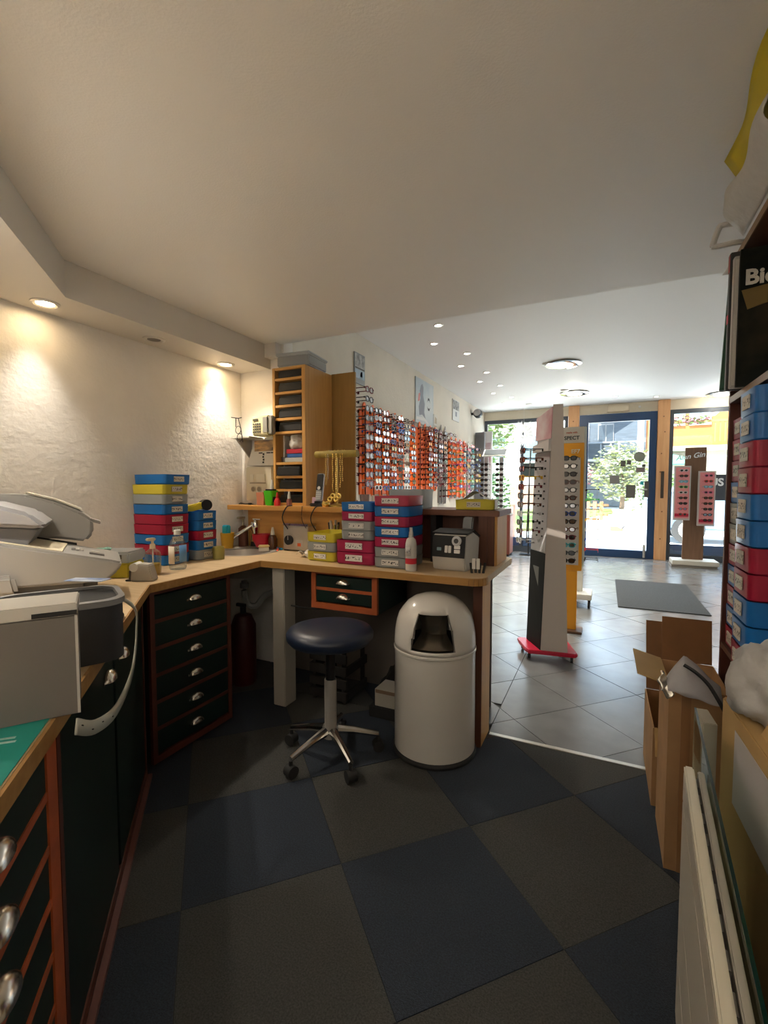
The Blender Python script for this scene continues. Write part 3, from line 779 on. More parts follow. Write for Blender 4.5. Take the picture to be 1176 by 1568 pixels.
# ================================================================== RAISED SHELF, TOWER, BACK PANEL
rs = thing('raised_shelf', 'birch shelf raised above the worktop with a wooden back panel', 'shelf', (0, 0, 0))
g = G(); g.box(-2.265, 2.335, 1.052, -1.10, 2.80, 1.082, .003); mk('shelf_board', g, BIRCHX, rs)
g = G(); g.box(-1.099, 2.335, 1.052, -.47, 2.66, 1.082, .003); mk('shelf_board', g, wood('dark shelf', (.16, .06, .03), (.21, .085, .045), 'x'), rs)
g = G(); g.box(-2.20, 2.464, .801, -1.10, 2.4795, 1.052); mk('back_panel', g, BIRCHX, rs)
g = G(); g.box(-1.098, 2.455, .801, -.53, 2.47, 1.052); mk('back_panel', g, DBROWN, rs)
g = G(); g.box(-.835, 2.34, .801, -.805, 2.454, 1.052); mk('divider', g, BLACKM, rs)
g = G(); g.box(-.529, 2.343, .801, -.482, 2.60, 1.052, .003); mk('end_panel', g, BIRCH, rs)
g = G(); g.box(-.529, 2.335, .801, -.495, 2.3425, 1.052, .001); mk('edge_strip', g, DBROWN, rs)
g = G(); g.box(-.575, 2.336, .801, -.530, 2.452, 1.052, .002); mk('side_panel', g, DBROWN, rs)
# compartment tower
tx0, tx1, ty0, ty1, tz0, tz1 = -1.945, -1.692, 2.42, 2.735, 1.083, 1.960
tw = thing('pigeonhole_tower', 'tall narrow birch tower of pigeonholes standing on the raised shelf', 'shelf', (0, 0, 0))
g = G(); g.box(tx0, ty0, tz0, tx0 + .02, ty1, tz1, .002); mk('side_panel', g, BIRCH, tw)
g = G(); g.box(tx1 - .026, ty0, tz0, tx1, ty1, tz1, .002); mk('side_panel', g, BIRCH, tw)
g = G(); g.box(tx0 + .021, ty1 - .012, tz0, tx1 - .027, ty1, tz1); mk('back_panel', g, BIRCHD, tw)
# px rows of the shelves: top, then four trays, tall bay, three trays
zs = [1.098, 1.180, 1.265, 1.352, 1.548, 1.634, 1.716, 1.799, 1.885]
for z in [1.084 + .008] + zs[1:] + [1.952]:
    g = G(); g.box(tx0 + .021, ty0 + .002, z - .008, tx1 - .027, ty1 - .013, z + .008, .001); mk('shelf_board', g, BIRCHX, tw)
def black_case(x0, y0, z, w, d, h, label):
    g = G(); g.box(-w / 2, 0, 0, w / 2, d, h * .8, .006); 
    t = thing('black_case', label, 'case', (x0, y0, z), group='black trays in the pigeonhole tower')
    mk('body', g, mat('black case', (.022, .022, .022), .4), t)
    g = G(); g.box(-w / 2 + .004, .004, h * .8 + .0005, w / 2 - .004, d - .004, h, .004); mk('lid', g, mat('case lid', (.05, .05, .05), .3), t)
    return t
k = 0
for i, off in ((8, 0), (7, 0), (6, 0), (5, 0), (4, 0), (2, -.018), (1, 0), (0, 0)):
    z = (1.1005 if i == 0 else zs[i] + .009)
    black_case((tx0 + tx1) / 2 + off * .4, ty0 + .015 + off, z, .185, .20, .058 if i != 0 else .05, 'flat black case in the %s pigeonhole from the top of the wooden tower' % ('first' if k == 0 else (ORD[k] if k < 5 else ORD[k + 1])))
    k += 1
zb = 1.352 + .009
for j, (c, l, h, dx) in enumerate([((.42, .45, .44), 'grey', .028, 0), ((.03, .11, .33), 'blue', .024, .006), ((.5, .02, .04), 'red', .028, .0)]):
    single('small_box', G().box(-.065 - (.012 if j == 0 else 0), 0, 0, .065, .12, h, .003), mat('small box ' + l, c, .45), '%s flat box in the open bay of the wooden tower, %s of three' % (l, ('lowest', 'middle', 'topmost')[j]), 'box', (-1.785 + dx, ty0 + .012, zb), group='boxes in the open bay')
    zb += h + .001
def bag(name, label, cat, loc, rad, sc, m, seed, n=16, amp=.25, rz=0, group=None):
    g = G(); rn = random.Random(seed)
    bmesh.ops.create_icosphere(g.bm, subdivisions=4, radius=1)
    from mathutils import noise
    for v_ in g.bm.verts:
        d = v_.co.copy()
        f = 1 + amp * (noise.noise(d * 1.6 + Vector((seed, 0, 0))) + .55 * noise.noise(d * 4 + Vector((0, seed, 0))) - .35 * abs(noise.noise(d * 7 + Vector((seed, 3, 0)))))
        v_.co = Vector((d.x * sc[0], d.y * sc[1], d.z * sc[2])) * rad * f
    zm = min(v_.co.z for v_ in g.bm.verts)
    fl = rad * sc[2] * .72
    for v_ in g.bm.verts: v_.co.z = max(v_.co.z, -fl) + fl
    g._done()
    return single(name, g, m, label, cat, loc, rz, group, sm=60)
WBAG = mat('white bag film', (.62, .6, .56), .45, bump=.5, bs=40, translu=.25)
bag('plastic_bag', 'crumpled pale plastic bag lying on the red box in the wooden tower', 'bag', (-1.795, ty0 + .062, zb + .001), .062, (.92, .85, .90), WBAG, 3)
single('clear_cup', G().lathe([(0, 0), (.018, 0), (.022, .035), (.020, .035), (.016, .003), (0, .003)], 14), glass_mat('clear plastic', (.85, .85, .83), .05), 'small clear plastic cup at the left of the open tower bay', 'cup', (-1.895, ty0 + .05, 1.3615))
# box on top of the tower
t = thing('storage_box', 'clear lidded plastic box lying on top of the wooden tower', 'box', (-1.80, 2.55, 1.961), R(6))
g = G(); g.box(-.115, -.125, 0, .115, .12, .065, .008); mk('body', g, film_mat('cloudy film', (.62, .64, .64), .55), t)
g = G(); g.box(-.122, -.132, .0655, .122, .127, .085, .006); mk('lid', g, film_mat('cloudy lid', (.72, .74, .74), .6), t)
# cabinet behind the tower
t = thing('wooden_panel', 'plain brown wooden panel standing behind and right of the pigeonhole tower', 'panel', (-1.602, 2.745, 1.083))
g = G(); g.box(-.100, .0, 0.0, .084, .018, .885, .002); mk('board', g, BIRCHD, t)
g = G(); g.box(-.083, .0185, 0.0, .084, .04, .03, .002); mk('foot_batten', g, BIRCHD, t)
# wall phone on a bracket, glasses, calendar, socket panel
t = thing('wall_phone', 'cream desk telephone with keypad on a bracket on the back wall', 'telephone', (-2.01, 2.39, 1.535))
M = Matrix.Rotation(R(0), 4, 'Z')
g = G(); g.box(-.085, 0, 0, .052, .085, .128, .008); mk('body', g, CREAM, t)
g = G(); g.box(.004, -.002, .012, .05, .06, .122, .006); g.box(.053, .0, .004, .085, .10, .124, .006); mk('speaker_side', g, mat('phone grey', (.28, .26, .22), .5), t)
g = G(); g.box(-.070, -.003, .095, -.028, -.0005, .108); mk('display', g, mat('lcd', (.05, .045, .03), .3), t)
for r_ in range(4):
    for c_ in range(4):
        g = G(); g.box(-.071 + c_ * .017, -.004, .018 + r_ * .017, -.060 + c_ * .017, -.0005, .028 + r_ * .017, .001); mk('key', g, mat('phone key', (.10, .09, .08), .5), t)
t = thing('phone_bracket', 'small white bracket shelf under the cream telephone', 'bracket', (-2.10, 2.49, 1.52))
g = G(); g.box(-.14, -.13, 0, .01, .011, .012, .002); mk('shelf_plate', g, OFFW, t)
g = G(); g.prism([(0, 0), (-.15, 0), (0, -.14)], -.10, -.09, Matrix.Translation((0, .011, 0)) @ Matrix(((0, 0, 1, 0), (1, 0, 0, 0), (0, 1, 0, 0), (0, 0, 0, 1)))); mk('side_plate', g, mat('bracket grey', (.4, .38, .35), .5), t)
t = thing('postcard_holder', 'white wall pad with a sunset picture card clipped above the socket panel', 'picture', (-2.05, 2.478, 1.345), 0, None)
g = G(); g.prism([(-.155, 0), (.075, 0), (.115, .06), (.125, .175), (-.085, .175)], 0, .012, Matrix.Rotation(R(90), 4, 'X')); mk('pad', g, mat('pad paper', (.70, .67, .6), .7), t)
g = G(); g.box(-.085, -.0155, .095, .075, -.0125, .168); mk('picture_card', g, mat('sunset print', (.12, .09, .07), .5, col2=(.75, .45, .18), vs=10, stretch=(1, 1, 4)), t)
for k in range(4):
    g = G(); g.box(-.02 + .003 * (k % 2), -.014, .015 + k * .018, -.008 + .003 * (k % 2), -.0122, .027 + k * .018); mk('print_mark', g, BLACKM, t)
for k, x in enumerate((-.05, .015, .05)):
    g = G(); g.box(x, -.014, .08, x + .03, -.0122, .087); mk('print_mark', g, BLACKM, t)
t = thing('socket_panel', 'cream wall panel with switches and two round power sockets', 'panel', (-2.10, 2.49, 1.112))
g = G(); g.box(-.112, -.03, 0, .112, .011, .225, .006); mk('cover', g, mat('panel cream', (.66, .60, .46), .45), t)
for x, w_ in ((-.055, .03), (.02, .075)):
    g = G(); g.box(x - w_ / 2, -.036, .125, x + w_ / 2, -.0305, .175, .002); mk('switch', g, mat('switch cream', (.72, .67, .54), .4), t)
g = G(); g.box(-.075, -.033, .113, .06, -.0305, .119); mk('seam', g, mat('panel seam', (.25, .2, .13), .6), t)
for x in (-.045, .005):
    g = G(); g.cyl((x, -.034, .075), (x, -.0305, .075), .021, n=18); s_ = mk('socket', g, mat('socket rim', (.55, .5, .38), .5), t)
    g = G(); g.cyl((x, -.0355, .075), (x, -.0342, .075), .016, n=16); mk('socket_well', g, mat('socket well', (.25, .21, .15), .6), s_)
# --- small things on the raised shelf (z 1.082)
ZS = 1.083
t = thing('lime_pot', 'bright lime green pot holding a tube and pens on the raised shelf', 'pot', (-1.935, 2.38, ZS))
g = G(); g.lathe([(0, 0), (.036, 0), (.047, .095), (.044, .095), (.034, .004), (0, .004)], 4, M=Matrix.Rotation(R(45), 4, 'Z')); bmesh.ops.bevel(g.bm, geom=g.bm.edges[:], offset=.004, segments=2, affect='EDGES'); mk('body', g, mat('lime', (.10, .72, .02), .35), t)
g = G(); g.cyl((.01, 0, .02), (.012, 0, .125), .012); g.cyl((.012, 0, .125), (.013, 0, .165), .011, .006); mk('glue_tube', g, WHITE, t)
g = G(); g.box(-.03, -.02, .02, .03, .02, .105, .003); mk('black_insert', g, BLACKM, t)
single('glue_bottle', G().lathe([(0, 0), (.02, 0), (.02, .03), (.012, .045), (.008, .048), (.009, .06), (.004, .085), (0, .085)], 16).m(1), [mat('glue red', (.62, .02, .02), .4), WHITE], 'small red glue bottle with white nozzle right of the lime pot', 'bottle', (-1.872, 2.365, ZS))
for x, l, c in ((-1.785, 'small pinkish bottle with white nozzle in front of the wooden tower', (.25, .08, .06)),):
    t = thing('dropper_bottle', l, 'bottle', (x, 2.372, ZS))
    g = G(); g.lathe([(0, 0), (.017, 0), (.017, .035), (.01, .045), (0, .045)], 16); mk('body', g, mat('brown pink', c, .3), t)
    g = G(); g.lathe([(.011, .0455), (.010, .06), (.005, .09), (0, .09)], 14); mk('nozzle', g, WHITE, t)
single('pink_holder', G().prism([(-.028, 0), (.025, 0), (.03, .06), (.02, .085), (-.035, .082), (-.03, .05)], -.012, .012, Matrix.Rotation(R(90), 4, 'X')), mat('dusty pink', (.5, .2, .12), .4), 'dusty pink plastic holder left of the lime pot', 'holder', (-2.02, 2.39, ZS))
t = thing('folded_glasses', 'dark folded glasses lying at the left end of the raised shelf', 'glasses', (-2.16, 2.39, ZS))
g = G(); g.tube([(-.05, 0, .006), (-.03, -.005, .012), (.0, 0, .006), (.05, .005, .008)], .004); g.tube([(-.05, 0, .006), (-.01, .02, .005), (.06, .012, .005)], .003); mk('frame', g, BLACK, t)
g = G(); g.box(.03, -.008, .001, .055, .008, .014, .003); mk('end_tip', g, BLACK, t)
# reading glasses hooked on the bracket
t = thing('hanging_glasses', 'thin dark glasses hanging from the bracket left of the cream telephone', 'glasses', (-2.15, 2.33, 1.60))
for k in (0, 1):
    g = G(); cpts = [(.0 + .012 * k + .022 * math.cos(a * math.pi / 8), -.002, -.03 - k * .048 + .024 * math.sin(a * math.pi / 8)) for a in range(17)]
    g.tube(cpts, .0022, 5); mk('rim', g, BLACK, t)
g = G(); g.tube([(-.06, .0, .055), (.0, .0, .045), (.02, .01, .05)], .003, 5); g.tube([(-.02, 0, .045), (-.022, 0, -.01)], .003, 5); g.tube([(0, 0, .046), (.02, .0, -.02), (.035, 0, -.11)], .0025, 5); mk('temple', g, BLACK, t)
# cordless phone in charger
t = thing('cordless_phone', 'black and silver cordless phone standing in its charger on the raised shelf', 'telephone', (-1.575, 2.39, ZS))
g = G(); g.box(-.05, -.04, 0, .05, .04, .02, .008); g.box(-.03, -.02, .02, .03, .03, .032, .006); mk('charger', g, BLACK, t)
Mx = Matrix.Translation((0, 0, .033)) @ Matrix.Rotation(R(-10), 4, 'X')
g = G(); g.box(-.024, -.011, 0, .024, .011, .17, .006, M=Mx); mk('handset', g, mat('handset silver', (.35, .35, .36), .35, .4), t)
g = G(); g.box(-.021, -.0125, .065, .021, -.0108, .165, M=Mx); mk('screen_panel', g, BLACK, t)
g = G(); g.cyl((0, -.0145, .078), (0, -.0126, .078), .011, n=18); bmesh.ops.transform(g.bm, matrix=Mx, verts=g.bm.verts[:]); mk('round_key', g, CHROME, t)
for r_ in range(4):
    for c_ in range(3):
        g = G(); g.box(-.018 + c_ * .013, -.0122, .008 + r_ * .013, -.008 + c_ * .013, -.0112, .016 + r_ * .013, M=Mx); mk('key', g, mat('handset key', (.55, .55, .55), .4), t)
single('pink_card', G().box(-.022, -.003, 0, .022, .003, .055), mat('lilac card', (.5, .32, .40), .6), 'small lilac card standing left of the cordless phone charger', 'card', (-1.625, 2.42, ZS), rot=(R(-8), 0, 0))
# T-bar necklace stand hung with chains
t = thing('chain_stand', 'gold velvet T-bar stand hung with glasses chains on the raised shelf', 'stand', (-1.455, 2.40, ZS))
g = G(); g.cyl((-.145, 0, .315), (.145, 0, .315), .021, n=18); mk('bar', g, GOLDV, t)
g = G(); g.cyl((0, 0, .02), (0, 0, .294), .008); g.lathe([(0, 0), (.045, 0), (.045, .008), (.02, .018), (.01, .02)], 20); mk('pole', g, mat('stand brass', (.55, .38, .1), .35, .8), t)
CH = [(-.06, .20, .003, GOLD), (-.045, .16, .003, mat('silver chain', (.6, .55, .45), .25, 1)), (-.012, .23, .0045, GOLD), (.012, .25, .0045, GOLD), (.04, .21, .0035, GOLD), (.055, .17, .003, GOLD)]
for x, ln, r_, m_ in CH:
    g = G()
    n_ = int(ln / .012)
    for q in range(n_): g.ball((x + .002 * math.sin(q * 1.1), -.024 - .001 * (q % 2), .312 - q * .012 + .0), r_, (1, .8, 1.3), 6, 4)
    g.cyl((x - r_, -.0, .3375), (x + r_, 0, .3375), .003, n=6)
    mk('chain', g, m_, t)
for q in range(4):
    g = G()
    for w in range(9):
        a_ = w / 9 * 6.28
        g.ball((-.03 + q * .02 + .012 * math.cos(a_), -.03 + .003 * math.sin(q), .045 + .02 * (q % 2) + .012 * math.sin(a_)), .007, (1, 1, 1.2), 6, 4)
    mk('chain_bundle', g, GOLD, t)
single('brass_pot', G().lathe([(0, 0), (.02, 0), (.026, .015), (.022, .03), (.018, .032), (0, .028)], 16), GOLD, 'small brass pot right of the cordless phone', 'pot', (-1.508, 2.362, ZS))
g = G(); g.tube([(-.06, 0, .004), (.0, .02, .015), (.06, 0, .006)], .003); g.tube([(-.06, 0, .004), (.0, -.02, .006), (.05, -.02, .01), (.06, 0, .006)], .003); g.tube([(-.03, -.015, .004), (.02, .01, .012), (.07, .02, .005)], .0025)
single('loose_frames', g, BLACK, 'thin dark glasses frame lying right of the chain stand', 'glasses', (-1.35, 2.40, ZS))
single('steel_tin', G().lathe([(0, 0), (.022, 0), (.022, .07), (.019, .07), (.019, .003), (0, .003)], 16), STEEL, 'narrow steel tin on the raised shelf behind the blue tray', 'tin', (-1.20, 2.41, ZS))
single('clear_beaker', G().lathe([(0, 0), (.025, 0), (.028, .075), (.025, .075), (.022, .003), (0, .003)], 16), film_mat('pink beaker', (.6, .5, .48), .5), 'small cloudy beaker left of the steel tin on the raised shelf', 'cup', (-1.27, 2.41, ZS))
# cables drooping from the raised shelf
for k, (x, r_, l) in enumerate([(-1.79, .004, 'thick dark cable curving down behind the ultrasonic cleaner, left'), (-1.655, .002, 'thin dark cable hanging straight in front of the wooden back panel'), (-1.58, .0035, 'dark cable hanging from the phone charger to the worktop')]):
    pts = [(x + .06, 2.328, 1.088), (x + .02, 2.322, 1.075), (x - .01, 2.322, 1.0), (x, 2.40, .90), (x + .02, 2.445, .81)] if k != 1 else [(x, 2.328, 1.085), (x, 2.325, 1.0), (x + .005, 2.40, .9), (x, 2.45, .81)]
    single('cable', G().tube(smooth_path(pts), r_, 6), BLACK, l, 'cable')
# ================================================================== JOB TRAYS
TRC = {'blue': mat('tray blue', (.012, .17, .52), .35, translu=.2), 'red': mat('tray red', (.40, .012, .05), .35, translu=.2),
       'magenta': mat('tray magenta', (.46, .025, .10), .35, translu=.25), 'yellow': mat('tray yellow', (.72, .62, .06), .35, translu=.25),
       'clear': film_mat('tray clear', (.56, .59, .60), .72), 'pink': mat('tray pink', (.58, .07, .13), .35, translu=.3)}
def rring(w, d, r, n=4, cy=0):
    out = []
    for sx, sy, a0 in ((1, -1, -90), (1, 1, 0), (-1, 1, 90), (-1, -1, 180)):
        for k in range(n + 1):
            a_ = R(a0 + 90 * k / n); out.append((sx * (w / 2 - r) + r * math.cos(a_), cy + sy * (d / 2 - r) + r * math.sin(a_)))
    return out
TRAY_ME = {}
def tray(color, w, d, h, loc, rz, label, group, lab=True, labw=.085, labx=0, noisy=INK):
    t = thing('job_tray', label, 'tray', loc, rz, group)
    key = (color, round(w, 3), round(d, 3), round(h, 3))
    if key not in TRAY_ME:
        g = G()
        rings = []
        for (dw, z) in ((-.012, 0), (-.004, .004), (0, h), (-.006, h), (-.014, .006)):
            rings.append([g.bm.verts.new((x, y, z)) for x, y in rring(w + dw, d + dw, .02, 3, d / 2)])
        n = len(rings[0])
        for a_, b_ in zip(rings, rings[1:]):
            for i in range(n): g.bm.faces.new((a_[i], a_[(i + 1) % n], b_[(i + 1) % n], b_[i]))
        g.bm.faces.new(rings[0][::-1]); g.bm.faces.new(rings[-1]); g._done()
        o = mk('body', g, TRC[color], t); TRAY_ME[key] = o.data
    else:
        o = bpy.data.objects.new('body', TRAY_ME[key]); COL.objects.link(o); o.parent = t
    if lab:
        g = G(); g.box(labx - labw / 2, -.0035, h * .28, labx + labw / 2, -.0004, h * .80); mk('name_label', g, noisy, t, sm=0)
    return t
LS = ['blue', 'yellow', 'clear', 'blue', 'red', 'red', 'blue', 'red', 'blue']
h = .0512
for k, c in enumerate(LS):
    z = .801 + (8 - k) * (h + .0005)
    dy = .012 if k == 0 else (0.004 if k < 3 else -.004)
    tray(c, .168, .235, h, (-2.0 - (.008 if 0 < k < 3 else 0), 1.713 + dy, z), R(90 + (1.5 if k < 3 else 0)), '%s job tray, %s from the top of the tall stack by the left wall' % (c, ORD[k] if k else 'first'), 'tall tray stack by the left wall', labw=.065)
for k, c in enumerate(['blue', 'blue', 'red', 'blue', 'clear']):
    z = .801 + (4 - k) * .0535
    tray(c, .15, .215, .053, (-1.985, 1.90, z), R(90), '%s job tray, %s from the top of the lower stack between tall stack and sink' % (c, ORD[k] if k else 'first'), 'low tray stack by the sink', labw=.065)
t = thing('tape_gun', 'yellow and black tape gun lying on the lower stack of trays by the sink', 'tool', (-2.05, 1.87, 1.071), R(65))
g = G(); g.box(-.07, -.02, 0, .05, .03, .035, .006, M=Matrix.Rotation(R(-14), 4, 'Y')); mk('body', g, mat('tool yellow', (.72, .55, .03), .4), t)
g = G(); g.cyl((.06, -.022, .03), (.06, .03, .03), .03, n=18); mk('roll', g, BLACK, t)
g = G(); g.box(-.10, -.012, .01, -.06, .012, .032, .004); mk('handle', g, BLACK, t)
GRP = 'stacks of trays in the middle of the worktop'
for k, c in enumerate(['yellow', 'clear', 'yellow']):
    tray(c, .19, .22, .0505, (-1.38, 2.10, .801 + (2 - k) * .051), R(-4), '%s tray, %s in the short stack beside the ultrasonic cleaner' % (c, ('topmost', 'middle', 'lowest')[k]), GRP, labw=.08, noisy=INKW)
for k in range(2):
    tray('magenta', .222, .22, .062, (-1.16, 2.08, .801 + (1 - k) * .0625), 0, 'magenta tray, %s of the two under the blue topped stack' % ('upper', 'lower')[k], GRP, labw=.098, noisy=INKW)
for k, c in enumerate(['blue', 'magenta', 'clear', 'clear']):
    tray(c, .192, .20, .0485, (-1.155, 2.098, .9265 + (3 - k) * .049), 0, '%s tray, %s from the top of the stack standing on magenta trays' % (c, ORD[k] if k else 'first'), GRP, labw=.088, noisy=INKW)
for k, c in enumerate(['pink', 'blue', 'magenta', 'blue', 'magenta', 'clear', 'clear']):
    tray(c, .186, .225, .0503, (-.946, 2.062, .801 + (6 - k) * .0508), 0, '%s tray, %s from the top of the tall stack beside the white spray bottle' % (c, ORD[k] if k else 'first'), GRP, labw=.09, noisy=INKW)
tray('clear', .215, .16, .105, (-.985, 2.352, ZS), 0, 'large cloudy clear box behind the tall tray stack on the raised shelf', None, lab=False)
t = tray('yellow', .20, .20, .052, (-.60, 2.345, ZS), R(8), 'yellow tray with folded paper on the right end of the raised shelf', None, labw=.07, labx=-.005)
g = G(); g.sheet(lambda a, b: Vector((-.085 + .17 * a, .015 + .17 * b, .048 + .05 * math.exp(-((a - .5) / .28) ** 2) * (1 - .3 * b))), 12, 6)
single('folded_paper', g, mat('grey paper', (.52, .48, .42), .7), 'tented sheet of paper lying in the yellow tray on the raised shelf', 'paper', (-.60, 2.345, ZS), R(8), solid=.0008)
g = G(); g.box(.1015, -.001, .005, .105, .19, .053); mk('side_label', g, PAPER, t)
# tool cup behind the short yellow stack
t = thing('tool_cup', 'steel cup of small hand tools behind the short yellow tray stack', 'cup', (-1.475, 2.40, .801))
g = G(); g.lathe([(0, 0), (.038, 0), (.040, .11), (.037, .11), (.035, .004), (0, .004)], 20); mk('cup', g, STEEL, t)
for k in range(7):
    a_ = k * 2 * math.pi / 7; x, y = .022 * math.cos(a_), .022 * math.sin(a_)
    g = G(); g.cyl((x * .6, y * .6, .01), (x * 1.35, y * 1.35, .175 + .012 * (k % 3)), .0055, .0075, n=8); mk('tool', g, [CHROME, BLACK, mat('tool cream', (.5, .46, .38), .4)][k % 3], t)
single('white_sheet', G().box(-.04, .02, 0, .05, .14, .002), PAPER, 'small white paper lying in the top yellow tray', 'paper', (-1.37, 2.10, .9125), R(14))
# ultrasonic cleaner
t = thing('ultrasonic_cleaner', 'brushed steel ultrasonic cleaner with black dial on the worktop below the shelf', 'cleaner', (-1.735, 2.365, .801), R(-3))
g = G(); g.box(-.098, 0, .006, .098, .085, .158, .004); mk('body', g, STEEL, t)
g = G(); g.box(-.102, -.004, .1585, .102, .088, .172, .004); mk('lid', g, mat('steel lid', (.62, .6, .56), .25, 1), t)
g = G(); g.cyl((-.045, -.018, .068), (-.045, -.0005, .068), .03, n=22); d = mk('dial', g, BLACK, t)
g = G(); g.box(-.0465, -.0195, .07, -.0435, -.0182, .095); mk('pointer', g, WHITE, d)
g = G(); g.box(.005, -.003, .03, .055, -.0005, .07); mk('nameplate', g, mat('plate grey', (.55, .53, .5), .4), t)
g = G(); g.box(.018, -.004, .032, .045, -.0031, .052); mk('orange_mark', g, mat('orange mark', (.75, .12, .02), .5), t)
for x in (-.08, .08):
    g = G(); g.box(x - .015, .005, 0, x + .015, .08, .0058); mk('foot', g, RUB, t)
g = G(); g.sheet(lambda a, b: Vector((-.045 + .09 * a, -.05 + .1 * b, .014 + .018 * math.sin(a * 5 + b * 4) * math.sin(b * 5 + 1) + .02 * a * (1 - a))), 14, 14)
single('crumpled_tissue', g, mat('tissue', (.55, .48, .40), .8), 'crumpled beige tissue lying left of the short yellow tray stack', 'tissue', (-1.535, 2.21, .803), 0, solid=.002)
# brown dropper bottle, soap, cup, red item behind the sink
t = thing('brown_bottle', 'small brown bottle with white nozzle against the back panel', 'bottle', (-1.94, 2.40, .801))
g = G(); g.lathe([(0, 0), (.03, 0), (.03, .06), (.022, .085), (.012, .09), (0, .09)], 18); mk('body', g, mat('brown glass', (.09, .03, .01), .15), t)
g = G(); g.lathe([(.014, .0905), (.012, .11), (.006, .14), (0, .14)], 14); mk('nozzle', g, WHITE, t)
t = thing('brown_soap_pump', 'dark brown soap bottle with pump behind the tap', 'bottle', (-2.215, 2.43, .801))
g = G(); g.lathe([(0, 0), (.032, 0), (.032, .12), (.012, .14), (0, .14)], 18); mk('body', g, mat('soap brown', (.16, .06, .04), .25), t)
g = G(); g.cyl((0, 0, .14), (0, 0, .19), .007); g.box(-.012, -.05, .185, .012, .012, .2, .003); mk('pump', g, mat('pump beige', (.5, .42, .3), .4), t)
g = G(); g.lathe([(0, 0), (.036, 0), (.045, .10), (.041, .10), (.032, .004), (0, .004)], 20)
t = thing('yellow_tumbler', 'yellow tumbler with a blue sponge in it left of the tap', 'cup', (-2.232, 2.30, .801))
mk('body', g, mat('tumbler yellow', (.72, .42, .03), .35, translu=.2), t)
g = G(); g.box(-.03, -.02, .07, .02, .015, .15, .006); mk('blue_sponge', g, mat('sponge blue', (.02, .45, .62), .8), t)
single('red_bowl', G().lathe([(0, 0), (.035, 0), (.06, .05), (.06, .085), (.056, .085), (.05, .045), (0, .012)], 20), mat('bowl red', (.50, .01, .03), .3), 'red plastic bowl behind the sink by the back panel', 'bowl', (-2.06, 2.40, .801) if False else (-2.035, 2.405+.0, .8065))
for k, (c, l, x, a_) in enumerate([((.05, .4, .7), 'sky blue pen lying on the worktop right of the sink', -1.885, 150), ((.75, .08, .03), 'red felt pen lying between sink and ultrasonic cleaner', -1.868, 125)]):
    t = thing('pen', l, 'pen', (x, 2.40 - .03 * k - .01, .808), R(a_))
    g = G(); g.cyl((-.055, 0, 0), (.045, 0, 0), .0062, n=10); mk('barrel', g, mat('pen %d' % k, c, .35), t)
    g = G(); g.cyl((.0455, 0, 0), (.07, 0, 0), .007, .005, n=10); mk('cap', g, mat('pen cap %d' % k, tuple(.6 * q for q in c), .35), t)
t = thing('scrub_brush', 'small wooden nail brush on the front rim of the sink', 'brush', (-1.905, 2.16 + .11, .8055), R(40))
g = G(); g.box(-.035, -.018, .02, .035, .018, .036, .006); mk('wooden_back', g, mat('brush wood', (.62, .45, .2), .5), t)
g = G(); g.box(-.03, -.014, 0, .03, .014, .0195); mk('bristles', g, mat('bristle', (.75, .7, .6), .8), t)
t = thing('yellow_marker', 'yellow marker with black cap lying by the left rim of the sink', 'pen', (-2.18, 2.06, .809), R(60))
g = G(); g.cyl((-.06, 0, 0), (.03, 0, 0), .008, n=10); mk('barrel', g, mat('marker yellow', (.75, .65, .05), .4), t)
g = G(); g.cyl((.031, 0, 0), (.06, 0, 0), .0085, n=10); mk('cap', g, BLACK, t)
single('glass_jar', G().lathe([(0, 0), (.03, 0), (.034, .06), (.028, .07), (.026, .07), (.03, .058), (.027, .004), (0, .004)], 18), film_mat('yellow jar', (.55, .5, .2), .55), 'small cloudy yellowish jar in front of the lower tray stack', 'jar', (-1.935, 1.925, .801))
# soap dispenser, clear bottle, tape dispenser, clear box with yellow base
t = thing('soap_dispenser', 'clear soap dispenser with yellow liquid and cream pump in front of the tall stack', 'bottle', (-1.862, 1.452, .801))
g = G(); g.lathe([(0, 0), (.032, 0), (.035, .01), (.035, .085), (.03, .105), (.014, .118), (0, .118)], 22); mk('bottle', g, glass_mat('clear bottle', (.88, .86, .82), .08), t)
g = G(); g.lathe([(0, .003), (.030, .003), (.0325, .012), (.0325, .05), (0, .05)], 22); mk('liquid', g, film_mat('yellow liquid', (.55, .40, .05), .7), t)
g = G(); g.cyl((0, 0, .1185), (0, 0, .14), .013, .011); g.cyl((0, 0, .14), (0, 0, .158), .006); g.box(-.012, -.03, .155, .012, .012, .168, .004); mk('pump', g, mat('pump cream', (.72, .58, .38), .4), t)
g = G(); g.cyl((0, 0, .012), (0, 0, .118), .003, n=8); mk('dip_tube', g, OFFW, t)
t = thing('clear_bottle', 'clear plastic bottle with white cap and paper label right of the soap dispenser', 'bottle', (-1.875, 1.60, .801))
g = G(); g.lathe([(0, 0), (.036, 0), (.04, .01), (.04, .115), (.03, .145), (.013, .16), (.013, .168), (0, .168)], 24); mk('bottle', g, glass_mat('clear bottle blue', (.80, .86, .92), .08), t)
g = G(); g.lathe([(0, .1685), (.016, .1685), (.016, .19), (.014, .192), (0, .192)], 18); mk('cap', g, WHITE, t)
def arc_label(name, r_, a0, a1, z0, z1, m, parent):
    g = G(); n = 8
    A = [[g.bm.verts.new((r_ * math.cos(R(a0 + (a1 - a0) * i / n)), r_ * math.sin(R(a0 + (a1 - a0) * i / n)), z)) for z in (z0, z1)] for i in range(n + 1)]
    for i in range(n): g.bm.faces.new((A[i][0], A[i + 1][0], A[i + 1][1], A[i][1]))
    g._done(); return mk(name, g, m, parent, solid=.0006)
